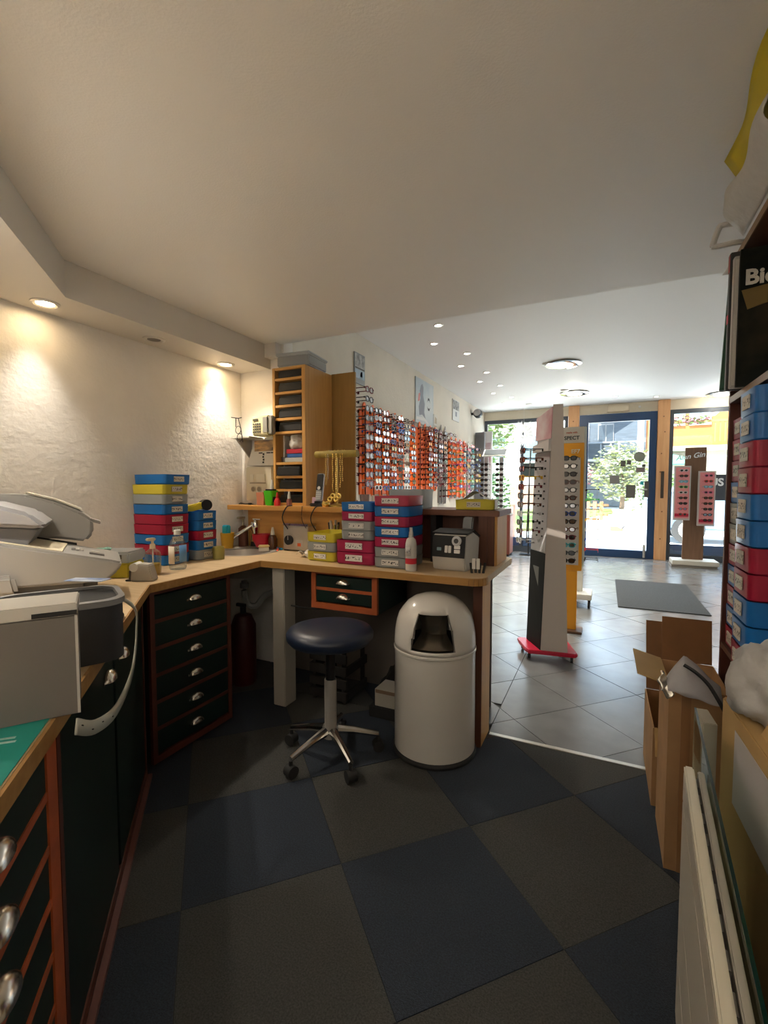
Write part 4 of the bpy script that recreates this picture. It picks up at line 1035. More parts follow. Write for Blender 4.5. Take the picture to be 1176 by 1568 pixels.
arc_label('white_label', .0408, -125, -60, .03, .115, mat('label cream', (.72, .62, .50), .6), t)
arc_label('blue_label', .0408, -30, 40, .04, .12, mat('label blue', (.12, .3, .6), .6), t)
t = thing('tape_dispenser', 'small grey white desk tape dispenser on the worktop by the printer', 'dispenser', (-1.785, 1.335, .801), R(30))
g = G(); g.prism([(-.035, 0), (.06, 0), (.042, .07), (-.005, .075), (-.03, .055)], -.028, .028, Matrix.Rotation(R(90), 4, 'X')); bmesh.ops.bevel(g.bm, geom=g.bm.edges[:], offset=.004, segments=2, affect='EDGES'); mk('body', g, mat('dispenser grey', (.40, .37, .32), .5), t)
g = G(); g.box(-.06, -.02, .0, -.036, .02, .006, .002); g.box(-.045, -.018, .006, -.036, .018, .045, .002); mk('cutter', g, mat('cutter dark', (.08, .07, .06), .4), t)
g = G(); g.cyl((-.02, -.03, .06), (-.02, .03, .06), .018, n=16); mk('tape_roll', g, mat('roll white', (.7, .68, .62), .4), t)
t = thing('clear_case', 'clear lidded case with yellow bottom between the printer and the tall tray stack', 'case', (-1.99, 1.37, .801), R(28))
g = G(); g.box(-.10, -.075, .0, .085, .075, .065, .006); mk('yellow_bottom', g, TRC['yellow'], t)
g = G(); g.box(-.105, -.08, .0655, .09, .08, .115, .008); mk('clear_lid', g, film_mat('case film', (.60, .63, .64), .55), t)
g = G(); g.box(-.03, -.0825, .085, .06, -.0803, .103); mk('handle_slot', g, mat('slot dark', (.12, .1, .08), .5), t)
g = G(); g.tube([(-.06 + .03 * math.cos(q * .7), .0 + .03 * math.sin(q * .7), .12 + .002 * (q % 3)) for q in range(14)], .004, 5)
single('string_coil', g, mat('mint cord', (.30, .55, .45), .5), 'small coil of mint green cord on the clear case behind the printer', 'cord', (-1.985, 1.365, .80), R(28))
# white spray bottle, card terminal, keys
t = thing('white_bottle', 'white spray bottle with red band standing beside the tall tray stack', 'bottle', (-.828, 2.045, .801))
g = G(); g.lathe([(0, 0), (.026, 0), (.027, .01), (.027, .13), (.022, .15), (.012, .16), (.012, .17), (0, .17)], 22); mk('body', g, mat('bottle white', (.58, .56, .52), .35), t)
g = G(); g.lathe([(.0275, .035), (.0277, .035), (.0277, .062), (.0275, .062)], 22); mk('red_band', g, mat('band red', (.55, .015, .03), .5), t)
g = G(); g.lathe([(0, .1705), (.011, .1705), (.010, .185), (.008, .19), (.008, .207), (0, .207)], 16); mk('nozzle', g, mat('nozzle grey', (.5, .48, .45), .4), t)
arc_label('print', .0275, -150, -70, .075, .12, ink_mat('bottle print', (.55, .53, .5), (.2, .2, .22), th=.55), t)
t = thing('card_terminal', 'white machine with sloping black key panel and holder on the worktop right end', 'machine', (-.665, 2.13, .801), R(-6))
prof = [(0, 0), (.165, 0), (.185, .15), (.09, .185), (.0, .172), (-.015, .06)]
g = G(); g.prism([(y, z) for y, z in prof], -.085, .085, Matrix(((0, 0, 1, 0), (1, 0, 0, 0), (0, 1, 0, 0), (0, 0, 0, 1)))); bmesh.ops.bevel(g.bm, geom=g.bm.edges[:], offset=.006, segments=2, affect='EDGES'); mk('body', g, mat('machine white', (.50, .47, .42), .45), t)
Mp = Matrix.Translation((0, -.0165, .118)) @ Matrix.Rotation(R(7.7), 4, 'X')
def onp(x0, z0, x1, z1, d, m, nm):
    g = G(); g.box(x0, -d, z0, x1, -.0008, z1, .0015, M=Mp); return mk(nm, g, m, t)
Mp = Matrix.Translation((0, -.0075, .116)) @ Matrix.Rotation(R(-7.7), 4, 'X')
onp(-.084, -.052, .084, .052, .003, mat('key panel black', (.008, .008, .009), .5, spec=.3), 'key_panel')
onp(-.060, -.022, -.036, -.006, .0045, mat('lcd blue', (.20, .32, .38), .3), 'display')
for x in (-.018, .0): onp(x, -.03, x + .015, .004, .006, WHITE, 'key')
for z in (-.03, -.01): onp(.03, z, .06, z + .017, .006, WHITE, 'key')
g = G(); g.cyl((.042, -.010, .028), (.042, -.003, .028), .024, n=24); g.cyl((.042, -.014, .028), (.042, -.0102, .028), .018, n=20); bmesh.ops.transform(g.bm, matrix=Mp, verts=g.bm.verts[:]); k_ = mk('round_dial', g, mat('dial metal', (.3, .3, .3), .3, .8), t)
g = G(); g.cyl((.042, -.0155, .028), (.042, -.0142, .028), .012, n=16); bmesh.ops.transform(g.bm, matrix=Mp, verts=g.bm.verts[:]); mk('dial_centre', g, BLACK, k_)
g = G(); g.prism([(.0, .174), (.09, .187), (.18, .152), (.178, .158), (.09, .195), (0, .181)], -.09, .09, Matrix(((0, 0, 1, 0), (1, 0, 0, 0), (0, 1, 0, 0), (0, 0, 0, 1)))); mk('black_top', g, mat('black top', (.012, .012, .012), .55, spec=.25), t)
g = G(); g.box(-.01, .08, .19, .045, .10, .255, .006, M=Matrix.Translation((0, .06, .02)) @ Matrix.Rotation(R(-14), 4, 'X')); mk('upright_holder', g, mat('dark holder', (.05, .055, .055), .3), t)
t = thing('keys', 'bunch of keys with white tags leaning by the white machine', 'keys', (-.535, 2.12, .801))
for k in range(4):
    g = G(); g.box(-.02 + k * .016, -.01 + .006 * k, .0, -.008 + k * .016, -.007 + .006 * k, .05 + .006 * (k % 2), .001, M=Matrix.Rotation(R(-8 + 6 * k), 4, 'Y')); mk('key', g, mat('key black', (.03, .03, .03), .4, .5), t)
for k in range(2):
    g = G(); g.box(-.012 + k * .02, -.016, .02, .004 + k * .02, -.0135, .07, .001); mk('white_tag', g, WHITE, t)

# ================================================================== PRINTER END (diagonal counter)
PN = Vector((.55, .835)).normalized(); PW = Vector((-.835, .55)).normalized(); PO = Vector((-.829, .491))
prz = math.atan2(PN.y, PN.x)              # local x = towards the nose, local y = away from the viewer
def prl(a_, b_, z=0): p = PO + PN * a_ + PW * b_; return (p.x, p.y, z)
t = thing('copier_tray_unit', 'grey sheet metal machine housing with white top edge at the near end of the counter', 'machine', prl(0, 0, .801), prz)
g = G(); g.box(-.42, .002, 0, .0, .10, .176, .002); mk('housing', g, PANELG, t)
g = G(); g.box(-.422, -.001, .1765, .002, .102, .198, .002); mk('top_edge', g, mat('edge white', (.52, .50, .46), .5), t)
g = G(); g.box(-.062, -.0025, .178, .0018, -.0012, .186); mk('slot', g, BLACKM, t)
g = G(); g.box(-.002, -.0012, .002, .0022, .0018, .176); mk('light_edge', g, mat('edge light', (.48, .46, .42), .5), t)
# open dark device behind it, with a white strap hanging
t = thing('open_black_device', 'dark grey device with open black top behind the grey housing on the counter', 'machine', (-1.145, .64, .801), R(62))
g = G()
g.prism(rring(.25, .20, .05, 5), 0, .128); mk('body', g, mat('device dark', (.022, .022, .025), .5), t)
g = G(); rr0, rr1 = rring(.26, .21, .055, 5), rring(.235, .18, .05, 5)
A = [[g.bm.verts.new((p[0], p[1], z)) for p in q] for q, z in ((rr0, .1285), (rr0, .142), (rr1, .143), (rr1, .134))]
for q in range(3):
    for i in range(len(rr0)): g.bm.faces.new((A[q][i], A[q][(i + 1) % len(rr0)], A[q + 1][(i + 1) % len(rr0)], A[q + 1][i]))
g._done(); mk('rim', g, mat('rim grey', (.20, .20, .20), .45), t)
g = G(); g.prism(rring(.23, .175, .045, 5), .129, .137); mk('opening', g, BLACKM, t)
t2 = single('blue_card', G().box(-.05, -.02, 0, .05, .02, .0015), mat('blue card print', (.04, .12, .35), .4, col2=(.5, .55, .6), vs=18), 'blue and white card lying on the rim of the open black device', 'card', (-1.185, .735, .9635), R(20))
g = G()
sp = smooth_path([(-1.16, .775, .925), (-1.19, .865, .86), (-1.185, .865, .79), (-1.15, .83, .725), (-1.10, .775, .69), (-.985, .66, .695), (-.865, .54, .745), (-.79, .462, .80)], 6)
t = thing('white_strap', 'white slotted strap looping from the open device down past the counter edge', 'strap')
nrm = Vector((RT, RT, 0)); L_ = []
for q in range(len(sp)):
    d_ = (sp[min(q + 1, len(sp) - 1)] - sp[max(q - 1, 0)]).normalized(); w_ = d_.cross(nrm).normalized() * (.004 + .009 * min(1, q / 26))
    L_.append((sp[q] - w_, sp[q] + w_))
g = G(); V_ = [[g.bm.verts.new(p) for p in r_] for r_ in L_]
for q in range(len(V_) - 1): g.bm.faces.new((V_[q][0], V_[q + 1][0], V_[q + 1][1], V_[q][1]))
g._done(); mk('ribbon', g, mat('strap white', (.50, .49, .42), .5), t, solid=.003)
for q in (31, 34, 37, 40):
    p = sp[q] + nrm * .0022 + Vector((0, 0, .003 * (-1) ** q)); d_ = (sp[q + 1] - sp[q - 1]).normalized()
    g = G(); g.tube([p - d_ * .004, p + d_ * .004], .0012, 5); mk('slot', g, BLACKM, t)
# fax / multifunction printer
t = thing('printer', 'large grey office printer with sloping control panel on the diagonal counter', 'printer', prl(0, .90, .801), prz)
XM = Matrix.Rotation(R(90), 4, 'X') @ Matrix.Scale(1, 4)
def side(poly, y0, y1, m, nm, bev=.008, parent=None):
    g = G(); g.prism(poly, -y1, -y0, XM)
    if bev: bmesh.ops.bevel(g.bm, geom=g.bm.edges[:], offset=bev, segments=2, affect='EDGES', clamp_overlap=True)
    return mk(nm, g, m, parent or t)
side([(-.185, .075), (.045, .072), (.085, .105), (.10, .135), (.07, .145), (-.24, .222), (-.50, .24), (-.50, .075)], 0, .30, GREY, 'body')
side([(-.50, .002), (-.02, .002), (-.02, .074), (-.50, .074)], .03, .27, mat('printer base', (.10, .10, .10), .5), 'base', .004)
side([(-.02, .002), (.02, .002), (.02, .071), (-.02, .071)], .19, .27, mat('foot cream', (.45, .42, .36), .5), 'foot', .004)
side([(-.50, .058), (-.19, .058), (-.20, .12), (-.50, .135)], -.03, -.001, GREY, 'side_pod', .012)
side([(-.50, .0), (-.235, .0), (-.215, .056), (-.50, .056)], -.02, -.003, mat('pod dark', (.06, .06, .065), .5), 'side_pod_base', .003)
side([(-.21, -.0), (-.195, .0), (-.205, .057), (-.22, .057)], -.024, -.003, mat('pod stripe', (.5, .5, .48), .5), 'side_stripe', .001)
# sloping control panel, paper slot, display and keys
def panel_pt(x): return .145 + (.07 - x) / .31 * .077
sl = math.atan2(.077, -.31)
def on_slope(x0, x1, y0, y1, m, nm, h=.004):
    return side([(x0, panel_pt(x0) - .0005 + .0015), (x1, panel_pt(x1) + .001), (x1, panel_pt(x1) + h), (x0, panel_pt(x0) + h)], y0, y1, m, nm, 0)
on_slope(-.24, -.075, .02, .28, mat('cream sheet', (.66, .58, .42), .6), 'paper_sheet')
on_slope(-.24, -.03, .05, .058, BLACKM, 'paper_slot', .012) if False else on_slope(-.24, -.045, .281, .287, BLACKM, 'paper_slot', .01)
on_slope(.0, .045, .07, .10, mat('lcd frame', (.16, .15, .14), .4), 'display', .007)
on_slope(.005, .03, .115, .125, OFFW, 'button_bar', .008)
for k in range(3):
    for q in range(3): on_slope(-.055 + k * .013, -.046 + k * .013, .12 + q * .018, .132 + q * .018, mat('button grey', (.34, .33, .31), .5), 'button', .006)
# document feeder on top, behind the panel
side([(-.50, .235), (-.10, .20), (-.015, .185), (.01, .215), (.008, .27), (-.03, .305), (-.11, .345), (-.20, .372), (-.50, .385)], .301, .42, mat('feeder grey', (.36, .35, .33), .5), 'feeder_housing', .01)
side([(-.50, .30), (-.14, .262), (-.11, .268), (-.16, .315), (-.27, .352), (-.50, .36)], .02, .2995, mat('lid grey', (.33, .33, .34), .4), 'feeder_lid', .012)
side([(-.20, .374), (-.11, .348), (-.03, .309), (-.028, .313), (-.11, .354), (-.20, .381)], .31, .41, mat('paper guide', (.50, .47, .38), .5), 'paper_guide', .001)
side([(-.50, .242), (-.24, .224), (-.17, .207), (-.14, .26), (-.50, .298)], .04, .28, mat('lid gap', (.14, .14, .15), .5), 'lid_gap', .003)
side([(.0, .262), (.035, .25), (.035, .262), (.0, .275)], .33, .40, GREY, 'hinge', .002)
# clutter below the printer nose
single('cable_tangle', G().tube(smooth_path([(-1.55, .86, .805), (-1.50, .90, .83), (-1.44, .92, .812), (-1.40, .87, .806), (-1.35, .93, .812), (-1.30, .9, .806)]), .006, 6), BLACK, 'black cable lying on the counter under the printer nose', 'cable')
single('string', G().tube(smooth_path([(-1.47, .83, .804), (-1.43, .86, .81), (-1.38, .83, .804)]), .004, 6), mat('cord pink', (.45, .2, .18), .5), 'short reddish cord lying under the printer nose', 'cord')
# teal leaflet on the counter, near the lower left corner
t = thing('teal_leaflet', 'teal printed leaflet lying on the counter at its near end', 'leaflet', (-.828, .302, .8008), R(-45))
TEAL = mat('teal print', (.015, .30, .25), .5)
g = G(); g.box(-.16, -.09, 0, .105, .09, .0012); mk('sheet', g, TEAL, t, sm=0)
for k, (y, x0, x1) in enumerate([(-.078, -.08, .06), (-.064, -.085, .065), (-.046, -.085, .045), (-.034, -.085, .012), (-.022, -.085, .008)]):
    g = G(); g.box(y, x0, .0013, y + .006, x1, .0018); mk('print_line', g, mat('print pale', (.35, .55, .5), .6), t, sm=0)
g = G(); g.cyl((.035, .03, .0013), (.035, .03, .0019), .024, n=20); mk('print_disc', g, PAPER, t)
g = G(); g.box(.06, -.089, .00125, .104, .0885, .0018); mk('print_band', g, PAPER, t)

# ================================================================== STOOL AND BIN
t = thing('stool', 'round dark blue upholstered stool on a five star castor base', 'stool', (-1.08, 1.72, 0))
g = G(); g.lathe([(0, .515), (.15, .515), (.175, .522), (.19, .54), (.192, .56), (.18, .578), (.14, .588), (0, .590)], 40); mk('seat', g, mat('stool leather', (.012, .02, .045), .35, bump=.04, bs=120), t, sm=60)
g = G(); g.cyl((0, 0, .495), (0, 0, .514), .06, .10, 20); mk('seat_plate', g, BLACK, t)
g = G(); g.cyl((0, 0, .35), (0, 0, .495), .021, n=18); mk('gas_piston', g, BLACK, t)
g = G(); g.cyl((0, 0, .13), (0, 0, .35), .027, n=20); g.cyl((0, 0, .09), (0, 0, .13), .036, .03, 20); mk('column', g, mat('column grey', (.45, .43, .40), .35, .3), t)
for a_ in (-108, -36, 36, 108, 180):
    ca, sa = math.cos(R(a_)), math.sin(R(a_))
    g = G(); g.tube([(.03 * ca, .03 * sa, .12), (.10 * ca, .10 * sa, .108), (.215 * ca, .215 * sa, .078)], [.022, .017, .012], 10); l = mk('leg', g, CHROME, t)
    g = G(); g.cyl((.215 * ca, .215 * sa, .045), (.215 * ca, .215 * sa, .07), .008); g.cyl((.215 * ca - .02 * sa, .215 * sa + .02 * ca, .026), (.215 * ca + .02 * sa, .215 * sa - .02 * ca, .026), .0255, n=18)
    mk('castor', g, RUB, l)
t = thing('push_bin', 'tall white metal bin with domed push flap top beside the counter end', 'bin', (-.685, 1.985, 0))
BINW = mat('bin enamel', (.64, .615, .57), .25, coat=.5)
g = G(); g.lathe([(0, .0), (.187, .0), (.191, .012), (.186, .024), (.18, .024), (0, .02)], 48); mk('base_ring', g, RUB, t)
g = G(); g.lathe([(.184, .0245), (.1835, .47), (.181, .4705)], 56); mk('body', g, BINW, t)
g = G(); g.lathe([(.1835, .4708), (.1875, .474), (.1875, .482), (.1835, .486)], 56); mk('joint_ring', g, BINW, t)
prof = [(.1835, .4865), (.1832, .505), (.180, .555), (.172, .60), (.161, .632), (.145, .655), (.123, .682), (.092, .702), (.05, .715), (0, .719)]
n = 72; face = R(-74)
def skipf(k, i):
    a_ = (i + .5) * 2 * math.pi / n - face; a_ = (a_ + math.pi) % (2 * math.pi) - math.pi
    return 1 <= k <= 4 and abs(a_) < R(31 - 1.6 * k)
g = G(); g.lathe(prof, n, skip=skipf); mk('dome', g, BINW, t, sm=40, solid=.003)
g = G()
fl = []
for z, r_ in ((.508, .165), (.56, .10), (.60, .098), (.66, .135)):
    fl.append([g.bm.verts.new((r_ * math.cos(face + R(-34 + 68 * q / 8)), r_ * math.sin(face + R(-34 + 68 * q / 8)), z)) for q in range(9)])
for a_, b_ in zip(fl, fl[1:]):
    for q in range(8): g.bm.faces.new((a_[q], a_[q + 1], b_[q + 1], b_[q]))
g._done(); mk('flap', g, mat('flap steel', (.22, .19, .15), .25, .9), t)
g = G(); g.lathe([(0, .498), (.176, .498), (.176, .50), (0, .50)], 40); mk('inner_floor', g, BLACKM, t)
g = G()
for zz in (.506, .66):
    ww = .30 if zz < .6 else .23
for th_ in (-30, 30):
    g = G(); g.tube([(.1845 * math.cos(face + R(th_)), .1845 * math.sin(face + R(th_)), .506), (.177 * math.cos(face + R(th_ * .87)), .177 * math.sin(face + R(th_ * .87)), .60), (.153 * math.cos(face + R(th_ * .78)), .153 * math.sin(face + R(th_ * .78)), .66)], .003, 6)
    mk('opening_trim', g, mat('trim dark', (.1, .09, .08), .4), t)
# under the counter behind the stool
t = thing('small_carton', 'small white carton on the floor under the counter between stool and bin', 'box', (-.99, 2.17, 0.0))
g = G(); g.box(-.07, -.05, .06, .05, .08, .15, .002); mk('body', g, mat('carton white', (.42, .39, .33), .7), t)
g = G(); g.box(-.065, -.0515, .13, .045, -.0503, .148); mk('tape', g, mat('tape brown', (.2, .13, .08), .5), t)
g = G(); g.box(-.10, -.06, 0, .09, .10, .0595, .004); mk('tray', g, BLACKM, t)
bag('black_bag', 'black bag slumped on the floor under the counter behind the bin', 'bag', (-1.02, 2.36, .0), .10, (1.0, .7, 1.1), BLACKM, 5)
t = thing('crate', 'black slatted crate standing in the shadow behind the stool', 'crate', (-1.37, 2.25, 0))
for z in (.02, .09, .16, .23, .30):
    g = G(); g.box(-.12, -.10, z, .12, -.085, z + .05, .002); mk('slat', g, mat('crate black', (.018, .016, .015), .7), t)
for z in (.02, .16, .30):
    for x in (-.12, .105):
        g = G(); g.box(x, -.084, z, x + .015, .15, z + .05, .002); mk('slat', g, MATS['crate black'], t)
for x in (-.12, .10):
    for y in (-.084, .13):
        g = G(); g.box(x + .0155 if x < 0 else x - .016, y, 0.0, (x + .032 if x < 0 else x + .0045), y + .016, .36); mk('post', g, MATS['crate black'], t)
g = G(); g.tube(smooth_path([(-1.545, 2.06, .55), (-1.45, 2.10, .535), (-1.36, 2.18, .53), (-1.30, 2.40, .54), (-1.28, 2.475, .60)]), .0045, 6)
single('cable', g, BLACK, 'black cable running from the white post towards the hanging drawers', 'cable')
g = G(); g.lathe([(0, .10), (.012, .10), (.012, .24), (.02, .25), (.02, .27), (0, .275)], 14)
single('brass_valve', g.cyl((0, 0, 0), (0, 0, .10), .008), mat('valve brass', (.3, .26, .18), .35, .8), 'dull brass pipe valve on the wall behind the stool', 'valve', (-.93, 2.33, 0))
# ================================================================== RIGHT SIDE: SHELF UNIT, TRAYS, CARTONS, RADIATOR
SX = .36
su = thing('shelf_unit', 'tall dark red brown shelf unit on the right with trays and magazines', 'shelf', (0, 0, 0))
g = G(); g.box(SX, 1.845, 0, .735, 1.865, 1.925, .002); mk('side_panel', g, mat('shelf red brown', (.10, .03, .02), .45, var=.15, vs=8), su)
g = G(); g.box(SX - .002, .9, 1.905, .735, 1.8445, 1.925); mk('top_board', g, mat('shelf board', (.12, .05, .03), .45), su)
g = G(); g.box(SX - .006, .9, 1.904, SX - .0025, 1.8665, 1.926); mk('front_edge', g, wood('pale edge', (.20, .11, .05), (.24, .14, .07), 'y'), su)
g = G(); g.box(SX, .9, 1.468, .735, 1.8445, 1.486); mk('shelf_board', g, MATS['shelf board'], su)
g = G(); g.box(SX - .004, .9, 1.467, SX - .0005, 1.8445, 1.487); mk('front_edge', g, MATS['pale edgey'], su)
g = G(); g.box(SX, 1.40, .672, .735, 1.8445, .690); mk('shelf_board', g, MATS['shelf board'], su)
g = G(); g.box(.722, .9, .691, .735, 1.8445, 1.467); mk('back_panel', g, DBROWN, su)
g = G(); g.box(.722, .9, 1.487, .735, 1.8445, 1.904); mk('back_panel', g, DBROWN, su)
g = G(); g.box(SX, 1.44, 0, .735, 1.458, .671); mk('side_panel', g, DBROWN, su)
DIM = {'blue': 'tray blue', 'red': 'tray red'}
near = ['blue', 'blue', 'red', 'red', 'blue', 'blue', 'red', 'red', 'blue', 'blue', 'red']
far = ['red', 'red', 'red', 'blue', 'clear', 'clear', 'red', 'blue', 'red', 'blue', 'red']
# in view the nearer pile starts lower down on the front and stands proud of the shelf
for k, c in enumerate(near):
    z = .6915 + (10 - k) * .0700
    tray(c, .172, .30, .0692, (SX - .016 - .0 * k, 1.572, z), R(-90), '%s tray, %s from the top of the nearer shelf pile' % (c, ORD[k] if k else 'first'), 'nearer tray pile in the shelf unit', labw=.065)
for k, c in enumerate(far):
    z = .6915 + (10 - k) * .0655
    tray(c, .172, .30, .0648, (SX + .006, 1.757, z), R(-90), '%s tray, %s from the top of the farther shelf pile' % (c, ORD[k] if k else 'first'), 'farther tray pile in the shelf unit', labw=.06)
# magazines standing on the shelf
t = thing('magazine', 'big dark illustrated magazine lettered Bie facing out on the upper right shelf', 'magazine', (.334, 1.655, 1.488))
g = G(); g.box(0, 0, 0, .28, .012, .385, .001); mk('cover', g, mat('dark photo cover', (.005, .007, .005), .6, spec=.15, col2=(.06, .042, .02), vs=5, ramp=(.45, .8)), t)
text('title', 'Bie', .058, mat('title cream', (.55, .52, .45), .5), t, (.048, -.0012, .302), (R(90), 0, 0), bold=.002)
g = G(); g.prism([(.06, .0), (.28, .07), (.28, .17), (.11, .13), (.09, .05)], -.0, .001, Matrix.Translation((0, -.0003, 0)) @ Matrix.Rotation(R(90), 4, 'X')); mk('page_print', g, mat('print shirt', (.10, .095, .09), .6), t)
g = G(); g.prism([(.005, .27), (.11, .285), (.09, .235), (.02, .215)], -.0, .001, Matrix.Translation((0, -.0003, 0)) @ Matrix.Rotation(R(90), 4, 'X')); mk('page_print', g, mat('print olive', (.14, .09, .015), .6), t)
for k, (c, l, y, x, tilt, hh) in enumerate([((.40, .38, .34), 'white spined folder standing behind the dark magazine', 1.685, .326, 0, .38), ((.03, .028, .026), 'black spined folder with a red tab behind the dark magazine', 1.715, .322, 0, .405), ((.015, .075, .035), 'dark green folder leaning out at the far end of the upper shelf', 1.775, .318, 4, .37)]):
    t = thing('folder', l, 'folder', (x, y, 1.4885 + (.0115 if tilt else 0)), group='folders on the upper right shelf', rot=(0, R(tilt * .6), R(-tilt)))
    g = G(); g.box(0, 0, 0.002, .25, .022, hh, .002); mk('cover', g, mat('folder %d' % k, c, .5), t)
    if k == 1:
        g = G(); g.box(-.0012, .002, .20, -.0002, .02, .225); mk('red_tab', g, mat('tab red', (.55, .02, .06), .5), t)
        g = G(); g.box(-.0012, .002, .35, -.0002, .02, hh - .005); mk('red_tab', g, mat('tab dark red', (.3, .02, .02), .5), t)
    else:
        g = G(); g.box(.004, -.0012, .01, .245, -.0002, hh - .01); mk('pages', g, mat('folder pages %d' % k, tuple(min(.6, q * 1.3 + .02) for q in c), .7), t)
g = G(); g.sheet(lambda a, b: Vector((.365 + .25 * a, 1.50 + .13 * b, 1.490 + .07 * a * (1 - b) + .006 * math.sin(a * 6))), 10, 4)
single('grey_paper', g, mat('paper shade', (.33, .31, .3), .7), 'curled grey paper lying in front of the dark magazine', 'paper', solid=.001)
# on the top board
g = G()
for a_ in (0,):
    g.tube(smooth_path([(.372, 1.76, 1.985), (.34, 1.75, 1.99), (.306, 1.75, 1.993), (.296, 1.75, 1.985), (.283, 1.75, 1.940), (.29, 1.75, 1.933), (.335, 1.75, 1.9345), (.37, 1.76, 1.9365)], 4), .0085, 8, 1.0)
single('white_loop', g, mat('loop white', (.62, .60, .56), .4), 'white plastic strap loop hanging over the top edge of the right shelf unit', 'strap')
g = G(); g.sheet(lambda a, b: Vector((.345 - .027 * a * (1 - b) , 1.80, 1.862 + .05 * b)), 4, 4)
single('white_tag', g, PAPER, 'small white paper tag poking out below the top edge of the right shelf', 'tag', solid=.001)
g = G()
def wb(a, b):
    x = .352 - .062 * math.sin(math.pi * min(1, b * .75 + .02)) + .008 * math.sin(a * 9 + b * 5) * b
    return Vector((x + .004 * math.sin(b * 11), 1.70 - .42 * a - .05 * b * (1 - a), 1.9275 + .128 * b * (1 - .10 * math.sin(a * 5)) ))
g.sheet(wb, 20, 14)
single('white_bag', g, WBAG, 'white paper bag bulging over the top board of the right shelf unit', 'bag', solid=.002, sm=60)
g = G()
g.sheet(lambda a, b: Vector((.335 + .012 * math.sin(a * 6) - .05 * b, 1.64 - .46 * a, 2.03 + .088 * b + .006 * math.sin(a * 9))), 14, 6)
single('yellow_bag', g, mat('bag yellow', (.62, .50, .02), .45, translu=.3), 'bright yellow plastic bag lying above the white bag under the ceiling', 'bag', solid=.002, sm=60)
single('brown_box', G().box(.42, 1.0, 1.9262, .70, 1.55, 2.08, .004), DBROWN, 'dark brown box on top of the right shelf unit behind the white bag', 'box')
# --- cartons
def carton(name, label, x0, y0, x1, y1, z0, z1, m, flaps=(), rz=0, open_=True):
    t = thing(name, label, 'carton', ((x0 + x1) / 2, (y0 + y1) / 2, z0), rz)
    w, d, h_ = (x1 - x0) / 2, (y1 - y0) / 2, z1 - z0
    th = .004
    g = G(); g.box(-w, -d, 0, w, d, th); g.box(-w, -d, th, -w + th, d, h_); g.box(w - th, -d, th, w, d, h_); g.box(-w + th, -d, th, w - th, -d + th, h_); g.box(-w + th, d - th, th, w - th, d, h_)
    mk('body', g, m, t, sm=0)
    for sd, ang, ln, mm in flaps:
        g = G()
        if sd == 'l': g.box(-ln, -d + .004, 0, 0, d - .004, .004); M = Matrix.Translation((-w, 0, h_ + .002)) @ Matrix.Rotation(R(ang), 4, 'Y')
        if sd == 'r': g.box(0, -d + .004, 0, ln, d - .004, .004); M = Matrix.Translation((w, 0, h_ + .002)) @ Matrix.Rotation(R(-ang), 4, 'Y')
        if sd == 'b': g.box(-w + .004, 0, 0, w - .004, ln, .004); M = Matrix.Translation((0, d, h_ + .002)) @ Matrix.Rotation(R(ang), 4, 'X')
        if sd == 'f': g.box(-w + .004, -ln, 0, w - .004, 0, .004); M = Matrix.Translation((0, -d, h_ + .002)) @ Matrix.Rotation(R(-ang), 4, 'X')
        f = mk('flap', g, mm, t, sm=0); f.matrix_local = M
    return t
t = carton('carton', 'tall open brown carton with spread flaps at the right edge of the carpet', .195, 1.645, .352, 1.90, 0, .585, CARD, [('l', 14, .09, CARDL), ('b', 80, .15, CARDD)])
g = G(); g.box(-.045, -.1290, .0, -.02, -.1276, .585); mk('tape_strip', g, mat('tape tan', (.30, .15, .06), .4), t)
carton('carton', 'low brown carton with a lifted flap on the tile edge behind the tall carton', .185, 1.96, .40, 2.34, 0, .30, CARD, [('f', -55, .10, CARDL), ('b', 70, .30, CARDD)])
t = thing('large_carton', 'large tan carton with a white address sheet behind the glass pane', 'carton', (.268, 1.33, 0), R(3))
g = G(); g.box(.0, -.95, 0, .075, 0, .70, .003); mk('body', g, CARDL, t)
g = G(); g.box(-.0015, -.33, .50, -.0004, -.10, .665); mk('address_sheet', g, mat('sheet grey', (.48, .46, .47), .7), t, sm=0)
g = G(); g.box(0, -.5, 0, .004, -.18, .11, M=Matrix.Translation((.02, 0, .701)) @ Matrix.Rotation(R(25), 4, 'Y')); mk('flap', g, CARDL, t)
t = thing('small_tan_box', 'small pale tan box inside the top of the tall brown carton', 'box', (.30, 1.70, .46))
g = G(); g.box(-.045, -.03, 0, .045, .03, .11, .002); mk('body', g, CARDL, t)
t = thing('white_frame_box', 'narrow white boxed frame standing behind the glass pane', 'box', (.262, 1.46, .35), R(4))
g = G(); g.box(-.02, -.045, 0, .012, .045, .24, .002); mk('body', g, mat('box pale', (.50, .46, .38), .7), t)
g = G(); g.box(-.0212, -.03, .12, -.0202, .03, .21); mk('dark_window', g, CARDD, t)
